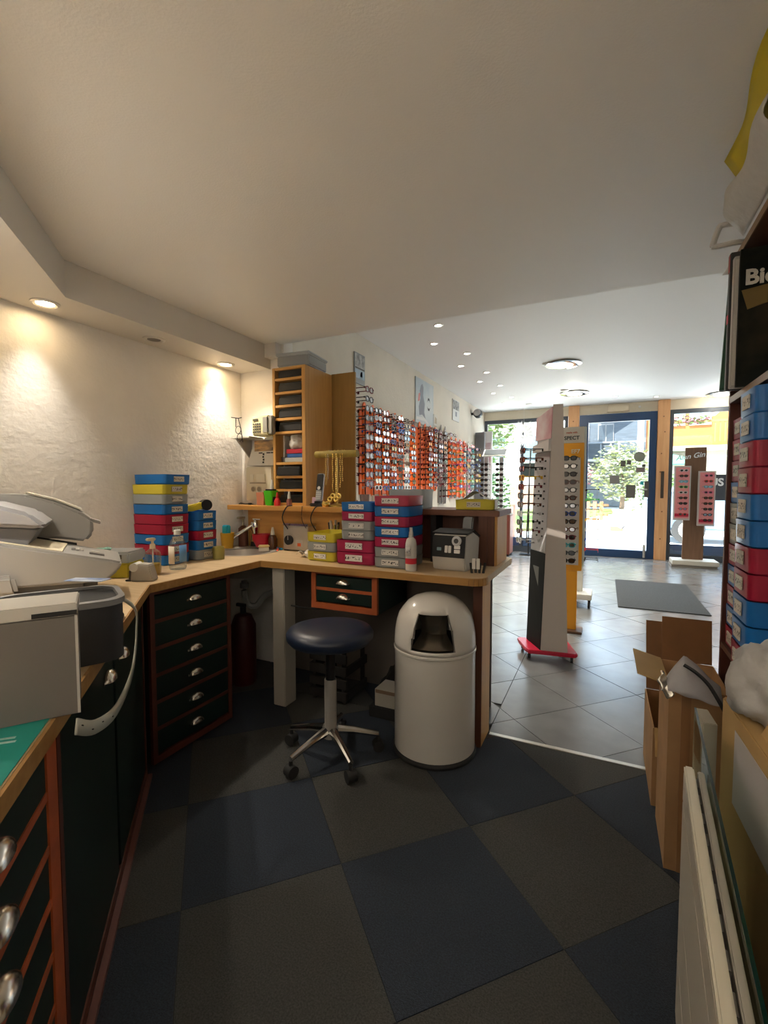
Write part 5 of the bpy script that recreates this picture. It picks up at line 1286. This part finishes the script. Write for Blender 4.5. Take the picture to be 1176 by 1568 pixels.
# plastic envelope with black strap, white bags
def env(a, b):
    pk = a / .33 if a < .33 else 1 - (a - .33) / .85
    return Vector((.182 + .135 * a, 1.56 + .05 * b, .605 - .025 * a + (.085 * pk + .022) * b + .002 * math.sin(a * 14 + b * 6)))
g = G(); g.sheet(env, 16, 8)
g.sheet(lambda a, b: env(a, b) + Vector((0, -.012 * math.sin(math.pi * a) * math.sin(math.pi * b) - .003, 0)), 16, 8)
t = thing('padded_envelope', 'cloudy plastic envelope with a black strip lying on the open cartons', 'envelope', (0, 0, 0))
mk('film', g, film_mat('envelope film', (.74, .73, .75), .62), t, sm=60, solid=.001)
g = G(); g.tube(smooth_path([(.218, 1.552, .690), (.25, 1.545, .672), (.28, 1.535, .642), (.312, 1.52, .585)]), .0055, 6, .6); mk('black_strip', g, BLACK, t)
g = G(); g.sheet(lambda a, b: Vector((.162 + .035 * a + .006 * math.sin(b * 9), 1.58 + .02 * b, .59 + .055 * b - .02 * a + .008 * math.sin(a * 8))), 8, 6)
single('foil_scrap', g, mat('foil', (.7, .66, .58), .2, .8), 'crumpled shiny film scrap at the left end of the plastic envelope', 'film', solid=.001)
bag('white_parcel_bag', 'large white padded plastic bag lying below the right shelf trays', 'bag', (.318, 1.235, .702), .088, (.72, 1.0, 1.1), mat('parcel bag', (.50, .49, .48), .4, bump=.9, bs=22, translu=.2), 11, amp=.27)
# --- radiator, angled a little off the wall line
ra = R(-4)
t = thing('radiator', 'white flat panel radiator with horizontal grooves at the lower right', 'radiator', (.165, 1.131, 0), ra)
RADW = mat('radiator enamel', (.50, .465, .40), .4)
zc = .614
bands = [(.06, .20), (.203, .344), (.347, .536), (.539, .600)]
for z0_, z1_ in bands:
    g = G(); g.box(.0, -1.4, z0_, .016, 0, z1_, .002); mk('panel', g, RADW, t)
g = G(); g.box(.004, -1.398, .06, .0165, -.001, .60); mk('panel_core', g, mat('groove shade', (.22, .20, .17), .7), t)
g = G(); g.box(.0, -1.4, .601, .018, 0, zc, .003); mk('top_edge', g, mat('radiator edge', (.62, .575, .46), .4), t)
g = G(); g.box(.024, -1.4, .05, .036, 0, zc - .006, .002); mk('back_panel', g, mat('radiator back', (.40, .37, .31), .45), t)
for k in range(24):
    g = G(); g.box(.0185, -1.38 + k * .058, .58, .0235, -1.35 + k * .058, .598); mk('grille_bar', g, MATS['groove shade'], t)
for y in (-.08, -1.3):
    g = G(); g.box(.012, y - .02, 0, .034, y + .02, .06); mk('foot', g, RADW, t)
t = thing('spare_glass', 'clear glass pane with green edge standing behind the radiator', 'glass', (.222, 1.395, 0), ra)
g = G(); g.box(0, -1.3, .34, .004, 0, .632); mk('sheet', g, GLASSG, t, sm=0)
g = G(); g.box(-.0005, -1.3, .6322, .0045, 0, .6345); mk('green_edge', g, mat('glass green edge', (.004, .025, .014), .2), t)
g = G(); g.box(-.006, -1.25, .0, .010, -.02, .3395, .002); mk('rest_block', g, CARDD, t)

# ================================================================== SUNGLASSES
FR = [mat('frame black', (.012, .012, .012), .25), mat('frame tortoise', (.10, .03, .012), .25), mat('frame wine', (.14, .012, .02), .25), mat('frame blue', (.02, .06, .28), .25),
      mat('frame white', (.62, .62, .62), .3), mat('frame yellow', (.70, .40, .02), .3), mat('frame red', (.62, .03, .03), .3), mat('frame teal', (.02, .38, .42), .3), mat('frame green', (.05, .45, .08), .3), mat('frame pink', (.70, .12, .30), .3)]
FN = ['black', 'brown', 'wine red', 'blue', 'white', 'yellow', 'red', 'teal', 'green', 'pink']
LN = [mat('lens dark', (.02, .02, .022), .06, coat=1), mat('lens mirror', (.75, .75, .78), .07, 1), mat('lens brown', (.06, .03, .015), .06, coat=1), mat('lens sky', (.35, .5, .75), .08, 1), mat('lens clear', (.45, .45, .46), .1, .6)]
SG = {}
def sun_mesh(f, l, s=1.0):
    key = (f, l, s)
    if key in SG: return SG[key]
    g = G()
    for sy in (-1, 1):
        cy = sy * .033 * s; N_ = 12; ring = []
        def sh(a_): 
            c_, s_ = math.cos(a_), math.sin(a_)
            return (abs(c_) ** .75 * (1 if c_ > 0 else -1), abs(s_) ** .8 * (1 if s_ > 0 else -1))
        for r_, x in ((1.06, .003), (1.06, -.001), (.74, -.001), (.74, .003)):
            ring.append([g.bm.verts.new((x * s, cy + sh(2 * math.pi * q / N_)[0] * .029 * s * r_, sh(2 * math.pi * q / N_)[1] * .023 * s * r_)) for q in range(N_)])
        for q in range(4):
            A, B = ring[q], ring[(q + 1) % 4]
            for w in range(N_): g.bm.faces.new((A[w], A[(w + 1) % N_], B[(w + 1) % N_], B[w]))
        g._done()
    g.box(-.001 * s, -.008 * s, .003 * s, .003 * s, .008 * s, .011 * s)
    for sy in (-1, 1):
        y = sy * .066 * s
        g.box(-.012 * s, y - .005 * s, .004 * s, .002 * s, y + .005 * s, .014 * s)
        g.box(-.125 * s, y - .0018 * s, .006 * s, -.0121 * s, y + .0018 * s, .0125 * s)
        g.box(-.142 * s, y - .0018 * s, -.010 * s, -.1251 * s, y + .0018 * s, .0125 * s)
    g.mi = 1
    for sy in (-1, 1):
        cy = sy * .033 * s
        g.face([(.0008 * s, cy + .0235 * s * math.cos(2 * math.pi * q / 12), .0185 * s * math.sin(2 * math.pi * q / 12)) for q in range(12)])
    me = bpy.data.meshes.new('sunglasses'); g.bm.to_mesh(me); g.bm.free()
    me.materials.append(FR[f]); me.materials.append(LN[l])
    SG[key] = me; return me
def shades(f, l, loc, rz, label, group, s=1.0):
    o = bpy.data.objects.new('sunglasses', sun_mesh(f, l, s)); COL.objects.link(o)
    o.location = loc; o.rotation_euler = (0, 0, rz)
    return tagit(o, label, 'sunglasses', group)
ORANGE = mat('rack orange', (.95, .15, .002), .5)
GREYR = mat('rack column grey', (.22, .19, .17), .4)
rn = random.Random(21)
WX = -2.10
def wall_rack(name_word, y0, y1, ncol, z0, z1, rows, frames, lenses, board=True, bm_=ORANGE, group=None, strip=ORANGE, zoff=0, label=None, skip=0, top='round'):
    t = thing('wall_rack', label, 'rack', (WX, y0, z0))
    g = G(); g.box(.0005, 0, 0, .012, y1 - y0, z1 - z0 - .05, .002); mk('back_board', g, bm_, t)
    dy = (y1 - y0) / ncol
    for c in range(ncol):
        yc = (c + .5) * dy
        g = G()
        hh = z1 - z0
        poly = [(yc - .035, -.02), (yc + .035, -.02), (yc + .035, hh - .02), (yc + .02, hh + .015), (yc, hh + .025), (yc - .02, hh + .015), (yc - .035, hh - .02)]
        if top == 'point': poly = [(yc - .05, -.02), (yc + .05, -.02), (yc + .05, hh - .02), (yc, hh + .07), (yc - .05, hh - .02)]
        g.prism(poly, .0125, .020, Matrix(((0, 0, 1, 0), (1, 0, 0, 0), (0, 1, 0, 0), (0, 0, 0, 1)))); mk('strip', g, strip, t, sm=0)
        g = G(); g.cyl((.027, yc, -.01), (.027, yc, hh - .03), .005, n=8); mk('rod', g, mat('rod dark', (.06, .03, .02), .4), t)
        pz = (z1 - z0 - .07) / rows
        for r_ in range(rows):
            if c < skip: continue
            f = rn.choice(frames); l = rn.choice(lenses)
            z = z1 - .07 - r_ * pz + rn.uniform(-.004, .004)
            shades(f, l, (WX + .165 + rn.uniform(-.006, .006), y0 + yc + rn.uniform(-.006, .006), z), rn.uniform(-.12, .12),
                   '%s sunglasses, %s from top on the %s strip of the %s' % (FN[f], NTH[r_], NTH[c], name_word), 'sunglasses on the ' + name_word)
    return t
wall_rack('near orange wall rack', 3.86, 4.94, 6, 1.13, 1.985, 12, [0, 0, 0, 1, 2, 2, 3, 4], [0, 0, 1, 1, 4, 1], label='orange wall rack of six strips nearest the workshop, full of sunglasses')
wall_rack('middle orange wall rack', 5.12, 6.10, 5, 1.17, 1.985, 12, [0, 0, 2, 2, 1], [1, 1, 4, 4], label='orange wall rack of five strips below the large figure poster', skip=1)
wall_rack('grey double column', 6.16, 6.52, 2, .98, 2.00, 11, [0, 2, 1], [1, 1, 4, 3], bm_=GREYR, strip=GREYR, top='point', label='grey pointed double display column between the orange wall racks')
wall_rack('far orange wall rack', 6.62, 7.55, 4, 1.05, 1.93, 10, [5, 6, 7, 4, 9, 8, 3], [1, 1, 3, 4], label='far orange wall rack with colourful sunglasses')
wall_rack('last wall column', 7.62, 8.02, 2, 1.05, 1.90, 9, [0, 3, 2, 5], [1, 3, 4, 0], bm_=GREYR, strip=mat('strip white', (.6, .58, .55), .5), top='point', label='last narrow wall column of sunglasses before the window')
# tall column of dark frames next to the workshop cabinet
t = thing('frame_column', 'dark column of spectacle frames beside the brown side cabinet', 'rack', (WX, 3.70, 1.1))
g = G(); g.box(.0005, -.08, 0, .015, .08, .98, .002); mk('back_board', g, mat('column board', (.55, .50, .45), .5), t)
for k in range(11):
    z = 2.06 - k * .083
    shades(rn.choice([0, 1, 2]), 4, (WX + .20, 3.70, z), 0, '%s spectacles, %s from top of the dark column beside the side cabinet' % ('dark', NTH[k]), 'spectacles on the dark column', 1.15)
    g = G(); g.box(.0155, -.06, z - 1.1 - .006, .05, .06, z - 1.1 + .0035); mk('peg', g, FR[2], t, sm=0)
# posters and speaker on the shop wall
def poster(label, y0, y1, z0, z1, m, extra=()):
    t = thing('poster', label, 'poster', (WX, y0, z0))
    g = G(); g.box(.001, 0, 0, .014, y1 - y0, z1 - z0, .001); mk('board', g, m, t, sm=0)
    for nm, poly, mm in extra:
        g = G(); g.prism(poly, .0142, .0148, Matrix(((0, 0, 1, 0), (1, 0, 0, 0), (0, 1, 0, 0), (0, 0, 0, 1)))); mk(nm, g, mm, t, sm=0)
    return t
PB = mat('poster pale blue', (.42, .50, .55), .4, col2=(.60, .63, .62), vs=3); PG = mat('print grey', (.20, .22, .26), .5); PR = mat('print red', (.60, .16, .15), .5); PW_ = mat('print white', (.70, .70, .68), .5); PK = mat('print black', (.03, .03, .03), .5)
poster('grey and blue poster on the shop wall nearest the workshop', 3.77, 3.97, 2.16, 2.44, mat('poster steel', (.25, .27, .28), .4),
       [('print_patch', [(.01, .15), (.19, .15), (.19, .27), (.01, .27)], mat('print light', (.50, .50, .48), .5, col2=(.2, .2, .2), vs=20)), ('print_patch', [(.01, .05), (.19, .05), (.19, .13), (.01, .13)], mat('print ice', (.35, .48, .58), .5)), ('print_patch', [(.10, .07), (.15, .07), (.15, .12), (.12, .12)], mat('print navy', (.05, .10, .2), .5)), ('print_line', [(.01, .138), (.19, .138), (.19, .146), (.01, .146)], PK)])
fig = [(.12, .10), (.10, .20), (.16, .32), (.13, .40), (.17, .47), (.22, .50), (.26, .46), (.25, .36), (.31, .26), (.29, .16), (.34, .08), (.22, .12)]
poster('large pale poster with a grey figure above the middle orange rack', 5.29, 5.93, 1.99, 2.54, PB,
       [('print_figure', fig, PG), ('print_patch', [(.07, .26), (.13, .28), (.15, .38), (.09, .36)], PR), ('print_wave', [(.03, .04), (.30, .05), (.45, .015), (.45, .04), (.30, .09), (.03, .075)], PW_),
        ('print_arc', [(.40, .30), (.43, .36), (.48, .36), (.51, .30), (.48, .33), (.43, .33)], PK), ('print_arc', [(.40, .25), (.43, .20), (.48, .20), (.51, .25), (.48, .23), (.43, .23)], PK)])
poster('small black and white poster near the speaker on the shop wall', 6.81, 7.15, 2.215, 2.53, PW_, [('print_patch', [(.01, .17), (.33, .17), (.33, .305), (.01, .305)], mat('print mix', (.05, .05, .05), .5, col2=(.5, .5, .48), vs=15)), ('print_patch', [(.13, .07), (.21, .07), (.21, .14), (.13, .14)], PG)])
poster('small cream card above the grey wall column', 5.95, 6.10, 2.03, 2.18, mat('card cream', (.70, .66, .58), .5), [('print_patch', [(.03, .03), (.12, .03), (.12, .1), (.05, .12)], mat('print tan', (.45, .35, .22), .5))])
t = thing('speaker', 'small round black speaker mounted high on the shop wall', 'speaker', (WX + .11, 7.94, 2.46))
g = G(); g.cyl((-.11, 0, 0), (-.04, 0, 0), .02); mk('bracket', g, BLACK, t)
g = G(); g.lathe([(0, -.07), (.06, -.065), (.075, -.03), (.075, .03), (.06, .06), (0, .07)], 22, M=Matrix.Rotation(R(80), 4, 'X')); mk('body', g, BLACK, t)
g = G(); g.lathe([(0, .071), (.055, .066), (.06, .061)], 20, M=Matrix.Rotation(R(80), 4, 'X')); mk('cone', g, mat('speaker cone', (.4, .4, .4), .3, .7), t)
# panels at the end of the wall
t = thing('display_board', 'tall narrow grey panel standing at the far end of the wall racks', 'panel', (-2.02, 8.18, 0))
g = G(); g.box(-.06, -.05, .06, .10, .05, 2.16, .004); mk('board', g, mat('panel dark grey', (.16, .16, .17), .5), t)
g = G(); g.box(-.08, -.09, 0, .12, .09, .059, .004); mk('foot', g, MATS['panel dark grey'], t)
t = thing('white_banner', 'tall white advertising banner with faint pink portrait beside the left window', 'banner', (-1.93, 8.42, 0))
g = G(); g.box(-.09, -.03, .05, .09, .03, 2.2, .004); mk('board', g, mat('banner white', (.72, .70, .70), .5), t)
g = G(); g.box(-.07, -.032, 1.55, .07, -.0305, 2.0); mk('portrait_print', g, mat('portrait pink', (.68, .60, .60), .5, col2=(.40, .26, .30), vs=5), t)
g = G(); g.box(-.12, -.10, 0, .12, .10, .049, .004); mk('foot', g, WHITE, t)
# ================================================================== STANDS
# red footed white display tower
t = thing('display_tower', 'tall tapering white display tower on a red wheeled base', 'stand', (-.35, 3.46, 0))
REDB = mat('base red', (.55, .01, .045), .3)
g = G(); pr = [(-.217, .077), (-.205, .04), (-.125, -.145), (-.10, -.17), (.20, -.128), (.213, -.105), (.13, .15), (.11, .165), (-.19, .095)]
g.prism(pr, .045, .072); bmesh.ops.bevel(g.bm, geom=g.bm.edges[:], offset=.005, segments=2, affect='EDGES'); mk('base', g, REDB, t)
for x, y in ((-.10, -.13), (.175, -.10), (.105, .13), (-.175, .06)):
    g = G(); g.cyl((x, y, .03), (x, y, .045), .008); g.cyl((x - .008, y, .0215), (x + .008, y, .0215), .021, n=14); mk('castor', g, RUB, t)
TZ0, TZ1 = .0725, 1.74
TB = [Vector((-.022, -.14)), Vector((.145, -.12)), Vector((.10, .11)), Vector((-.145, .07))]
TT = [Vector((.028, -.13)), Vector((.088, -.122)), Vector((.06, .07)), Vector((-.095, .05))]
def tower_pt(i, j, s_, z, off):
    """point on the face between corner i and corner j, off metres outside it"""
    q = (z - TZ0) / (TZ1 - TZ0)
    b_ = TB[i].lerp(TB[j], s_); t_ = TT[i].lerp(TT[j], s_); p = b_.lerp(t_, q)
    e = (TB[j] - TB[i]).normalized(); n_ = Vector((e.y, -e.x)) if (i, j) == (0, 1) else Vector((-e.y, e.x))
    p = p + n_ * off
    return Vector((p.x, p.y, z))
def plate(i, j, s0, s1, z0, z1, o0, o1, m, nm, top_slope=0):
    g = G()
    c = [tower_pt(i, j, s_, z + (top_slope * s_ if z == z1 else 0), o) for o in (o0, o1) for (s_, z) in ((s0, z0), (s1, z0), (s1, z1), (s0, z1))]
    v_ = [g.bm.verts.new(p) for p in c]
    for f in ((0, 1, 2, 3), (4, 5, 6, 7), (0, 1, 5, 4), (1, 2, 6, 5), (2, 3, 7, 6), (3, 0, 4, 7)): g.bm.faces.new([v_[q] for q in f])
    g._done(); return mk(nm, g, m, t, sm=0)
g = G()
cen = Vector((.02, -.02)); ins = lambda p: p.lerp(cen, .06)
a_ = [g.bm.verts.new((*ins(p), TZ0)) for p in TB]; b_ = [g.bm.verts.new((*ins(p), 1.69)) for p in [TB[k].lerp(TT[k], .97) for k in range(4)]]
g.bm.faces.new(a_[::-1]); g.bm.faces.new(b_)
for i in range(4): g.bm.faces.new((a_[i], a_[(i + 1) % 4], b_[(i + 1) % 4], b_[i]))
g._done(); mk('core', g, mat('tower core', (.52, .50, .50), .45), t)
plate(0, 1, -.02, 1.02, TZ0, 1.755, -.012, .004, mat('tower side', (.58, .50, .44), .5), 'side_panel')
plate(0, 3, .0, 1.0, TZ0, .745, .001, .006, mat('front black gloss', (.012, .014, .014), .6, spec=.12), 'black_front')
plate(0, 3, .35, .75, .50, .64, .0062, .0068, mat('front print', (.12, .12, .11), .4), 'front_print')
plate(0, 3, .02, 1.0, .75, 1.44, .001, .004, mat('tower display', (.45, .43, .43), .45), 'display_board')
plate(0, 3, .0, 1.0, 1.53, 1.74, .001, .006, mat('poster rose', (.55, .22, .25), .5, col2=(.70, .58, .56), vs=5), 'head_poster', -.05)
plate(0, 3, .0, 1.05, 1.445, 1.525, .001, .02, mat('poster cream', (.62, .56, .52), .5), 'head_print', -.03)
for k in range(11):
    for s_ in (.25, .6):
        p = tower_pt(0, 3, s_, .86 + k * .052, .004); q = tower_pt(0, 3, s_, .86 + k * .052, .012)
        g = G(); g.cyl(p, q, .006, n=8); mk('peg_hole', g, mat('hole dark', (.05, .045, .045), .6), t)
g = G(); g.tube([tower_pt(0, 3, .8, .80, .004), tower_pt(0, 3, .8, .80, .06), tower_pt(0, 3, .8, 1.47, .06), tower_pt(0, 3, .8, 1.47, .004)], .006, 6); mk('rod', g, mat('rod grey', (.35, .33, .33), .4), t)
for k in range(11):
    f = [0, 1, 0, 5, 2, 0, 1, 4, 0, 2, 4][k]
    z = 1.455 - k * .063
    p = tower_pt(0, 3, .62, z, .135)
    shades(f, [0, 0, 1, 2, 0][k % 5], (-.35 + p.x, 3.46 + p.y, z), R(207), '%s sunglasses, %s from top on the side of the white display tower' % (FN[f], NTH[k]), 'sunglasses on the white display tower', .9)
# orange stand
t = thing('orange_stand', 'orange sunglasses stand lettered SPECT behind the white display tower', 'stand', (-.24, 4.10, 0))
OS = mat('stand orange', (.85, .36, .012), .4)
g = G(); g.box(-.09, .0, .512, .085, .04, 1.56, .003); mk('panel', g, OS, t)
g = G(); g.box(-.09, .0, 1.5605, .085, .04, 1.69, .003); mk('header', g, mat('header cream', (.62, .56, .47), .5), t)
g = G(); g.box(-.058, .0, .02, .052, .06, .511, .003); mk('column', g, OS, t)
g = G(); g.box(-.10, -.06, 0, .10, .12, .0195, .004); mk('foot', g, mat('foot brown', (.12, .06, .03), .5), t)
g = G(); g.box(-.085, -.003, .56, .06, -.0005, 1.44); mk('inner_panel', g, mat('inner panel', (.58, .52, .46), .5), t)
g = G(); g.box(.085, .005, .55, .10, .035, 1.69, .002); mk('edge_board', g, mat('edge board', (.55, .60, .56), .5), t)
text('lettering', 'SPECT', .042, PK, t, (-.01, -.001, 1.60), (R(90), 0, 0), bold=.001)
text('lettering', 'made with', .020, mat('letter red', (.45, .08, .03), .5), t, (-.01, -.001, 1.645), (R(90), 0, 0), bold=.0006)
text('lettering', 'EF7', .045, mat('letter cream', (.75, .70, .55), .5), t, (.02, -.001, 1.49), (R(90), 0, 0), bold=.001)
for k in range(14):
    f = [0, 0, 0, 1, 0, 1, 0, 3, 0, 1, 2, 7, 0, 0][k]
    z = 1.43 - k * .063
    shades(f, [0, 1, 0, 2, 1][k % 5], (-.253, 4.10 - .128, z), R(-90 + (6 if k % 3 else -5)), '%s sunglasses, %s from top on the orange stand' % (FN[f], NTH[k]), 'sunglasses on the orange stand', .84)
    g = G(); g.box(-.045, -.10, z - .0045, -.035, -.0031, z + .002); mk('peg', g, mat('peg clear', (.5, .48, .45), .3), t, sm=0)
# white wheeled stand behind it
t = thing('white_stand', 'white wheeled stand with sunglasses on its right side behind the orange stand', 'stand', (-.19, 5.10, 0))
g = G(); g.box(-.13, -.012, .14, .012, .012, 1.72, .003); mk('board', g, mat('stand white', (.62, .60, .54), .5), t)
g = G(); g.box(-.18, -.16, .085, .10, .16, .139, .004); mk('base', g, MATS['stand white'], t)
for x, y in ((.075, -.13), (-.15, -.13), (.075, .13), (-.15, .13)):
    g = G(); g.cyl((x, y, .06), (x, y, .085), .01); g.cyl((x - .01, y + .005, .035), (x + .01, y + .005, .035), .035, n=16); mk('castor', g, RUB, t)
g = G(); g.box(.0125, -.006, .45, .02, .006, 1.25); mk('rod', g, STEEL, t)
for k in range(8):
    f = [0, 8, 4, 5, 4, 3, 6, 0][k]; z = 1.17 - k * .10
    shades(f, 4 if k < 5 else 0, (-.19 + .145, 5.10, z), 0, '%s sunglasses, %s from top on the white wheeled stand' % (FN[f], NTH[k]), 'sunglasses on the white wheeled stand', .9)
# window rack with tilted mirror
t = thing('mirror_rack', 'grey sunglasses rack with tilted mirror by the left window', 'stand', (-1.56, 7.5, 0))
g = G(); g.box(-.20, -.02, .03, -.14, .02, 1.68, .003); g.box(.04, -.02, .03, .10, .02, 1.68, .003); mk('post', g, mat('rack grey', (.42, .42, .42), .4), t)
g = G(); g.box(-.24, -.15, 0, .14, .15, .029, .004); mk('base', g, MATS['rack grey'], t)
g = G(); g.box(-.22, -.10, 0, .16, .10, .02, .003, M=Matrix.Translation((0, 0, 1.74)) @ Matrix.Rotation(R(35), 4, 'X')); mk('mirror_frame', g, mat('mirror frame', (.7, .7, .68), .4), t)
g = G(); g.box(-.20, -.085, .0205, .14, .085, .022, M=Matrix.Translation((0, 0, 1.74)) @ Matrix.Rotation(R(35), 4, 'X')); mk('mirror', g, mat('mirror', (.5, .52, .52), .04, 1), t)
for c, x in enumerate((-.17, .07)):
    for k in range(9):
        z = 1.56 - k * .082
        shades(0, 0, (-1.56 + x, 7.5 - .155, z), R(-90), 'black sunglasses, %s from top in the %s column of the mirror rack' % (NTH[k], ('left', 'right')[c]), 'black sunglasses on the mirror rack', .95)
# black window stand, red brown chest, paper flower
t = thing('window_stand', 'black metal display stand with a square panel in the left window', 'stand', (-1.20, 8.50, 0))
g = G(); g.cyl((0, 0, .02), (0, 0, 1.62), .012, n=10); mk('pole', g, BLACK, t)
g = G(); g.box(-.12, .0, 1.38, .14, .02, 1.62, .002); mk('square_panel', g, mat('panel slate', (.03, .045, .045), .5), t)
g = G(); g.box(-.14, -.10, 0, .14, .10, .019, .003); mk('foot', g, BLACK, t)
t = thing('low_chest', 'narrow red brown chest standing below the left window', 'cabinet', (-1.60, 8.32, 0))
g = G(); g.box(-.13, -.15, .03, .13, .15, .72, .004); mk('body', g, mat('chest red', (.20, .045, .025), .5), t)
g = G(); g.box(-.14, -.16, .721, .14, .16, .745, .003); mk('top', g, mat('chest top', (.45, .38, .3), .5), t)
g = G(); g.box(.131, -.14, .05, .138, .14, .70); mk('edge_strip', g, mat('chest strip', (.45, .2, .16), .5), t)
g = G(); g.box(-.12, -.14, 0, .12, .14, .029); mk('plinth', g, BLACKM, t)
t = thing('paper_flower', 'large white paper starburst hanging in the left shop window', 'decoration', (-1.28, 8.32, 2.12))
g = G(); g.lathe([(.03, -.005), (.06, .01), (.07, 0), (.03, -.01)], 24, M=Matrix.Rotation(R(90), 4, 'X')); mk('ring', g, mat('paper white', (.8, .8, .8), .7, translu=.3), t)
g = G(); rr = random.Random(5)
for k in range(72):
    a_ = 2 * math.pi * k / 72; r1 = rr.uniform(.17, .235); w_ = .07
    p0 = (.05 * math.cos(a_), rr.uniform(-.015, .015), .05 * math.sin(a_))
    g.face([p0, (.13 * math.cos(a_ - w_), .01, .13 * math.sin(a_ - w_)), (r1 * math.cos(a_), rr.uniform(-.03, .03), r1 * math.sin(a_)), (.13 * math.cos(a_ + w_), -.01, .13 * math.sin(a_ + w_))])
    q = r1 * .85
    g.face([(q * math.cos(a_ - .06), 0, q * math.sin(a_ - .06)), ((r1 + .02) * math.cos(a_ - .08), 0, (r1 + .02) * math.sin(a_ - .08)), (q * math.cos(a_), .004, q * math.sin(a_))])
p_ = mk('petals', g, MATS['paper white'], t, sm=0)
g = G(); g.cyl((0, 0, .07), (0, 0, .50), .0015, n=6); mk('thread', g, PAPER, t)
# street side board by the window outside
t = thing('street_planter', 'brown wooden planter outside the left window', 'planter', (-1.75, 11.6, -.03))
g = G(); g.box(-.3, -.2, .8, .3, .2, 1.25, .01); mk('box', g, mat('planter brown', (.25, .13, .08), .7), t)
for x in (-.26, .26):
    g = G(); g.box(x - .03, -.18, 0, x + .03, .18, .8); mk('leg', g, MATS['planter brown'], t)
# pink double stand at the right window
t = thing('pink_stand', 'brown pedestal stand with two pink lit sunglasses panels by the right window', 'stand', (1.24, 8.34, 0))
g = G(); g.box(-.30, -.18, .0, .28, .18, .035, .004); mk('foot', g, mat('foot shade', (.25, .22, .19), .5), t)
g = G(); g.box(-.29, -.19, .0355, .30, .19, .10, .005); mk('base', g, mat('base cream', (.62, .58, .50), .5), t)
g = G(); g.box(-.14, .02, .1005, .13, .08, 1.80, .003); mk('pillar', g, WBROWN, t)
text('lettering', 'Alan Gin', .105, WSC, t, (-.08, .012, 1.665), (R(90), R(-8), 0), shear=.35, bold=.002, ext=.004)
for x, z0_, n_ in ((-.175, .70, 9), (.135, .62, 9)):
    g = G(); g.box(x - .108, -.05, z0_, x + .108, .0, z0_ + .82, .003); p_ = mk('case', g, mat('case frame', (.62, .58, .55), .4), t)
    g = G(); g.box(x - .09, -.054, z0_ + .03, x + .09, -.0505, z0_ + .80)
    m = mat('pink back', (.80, .30, .30), .5, emit=None); mk('pink_backing', g, m, p_)
    g = G(); g.box(x - .09, -.0565, z0_ + .055, x + .09, -.0542, z0_ + .10); mk('red_strip', g, mat('strip red', (.55, .01, .05), .4), p_)
    for k in range(9):
        g = G()
    for k in range(9):
        f = [[4, 1, 7, 8, 4, 1, 0, 6, 6], [9, 6, 7, 9, 1, 1, 0, 0, 2]][x > 0][k]
        zz = z0_ + .75 - k * .082
        o = shades(f, [0, 0, 3, 0, 0][k % 5], (1.24 + x, 8.34 - .165, zz), R(-90), '%s sunglasses, %s from top in the %s pink panel' % (FN[f], NTH[k], 'higher left' if x < 0 else 'lower right'), 'sunglasses on the pink panels', .84)
# floor mat
t = single('door_mat', G().box(.15, 5.15, .0005, .93, 6.68, .009, .003), mat('mat grey', (.05, .054, .058), .95, var=.2, vs=90, bump=.3, bs=200), 'grey rectangular mat lying on the tiles in front of the shop door', 'mat')
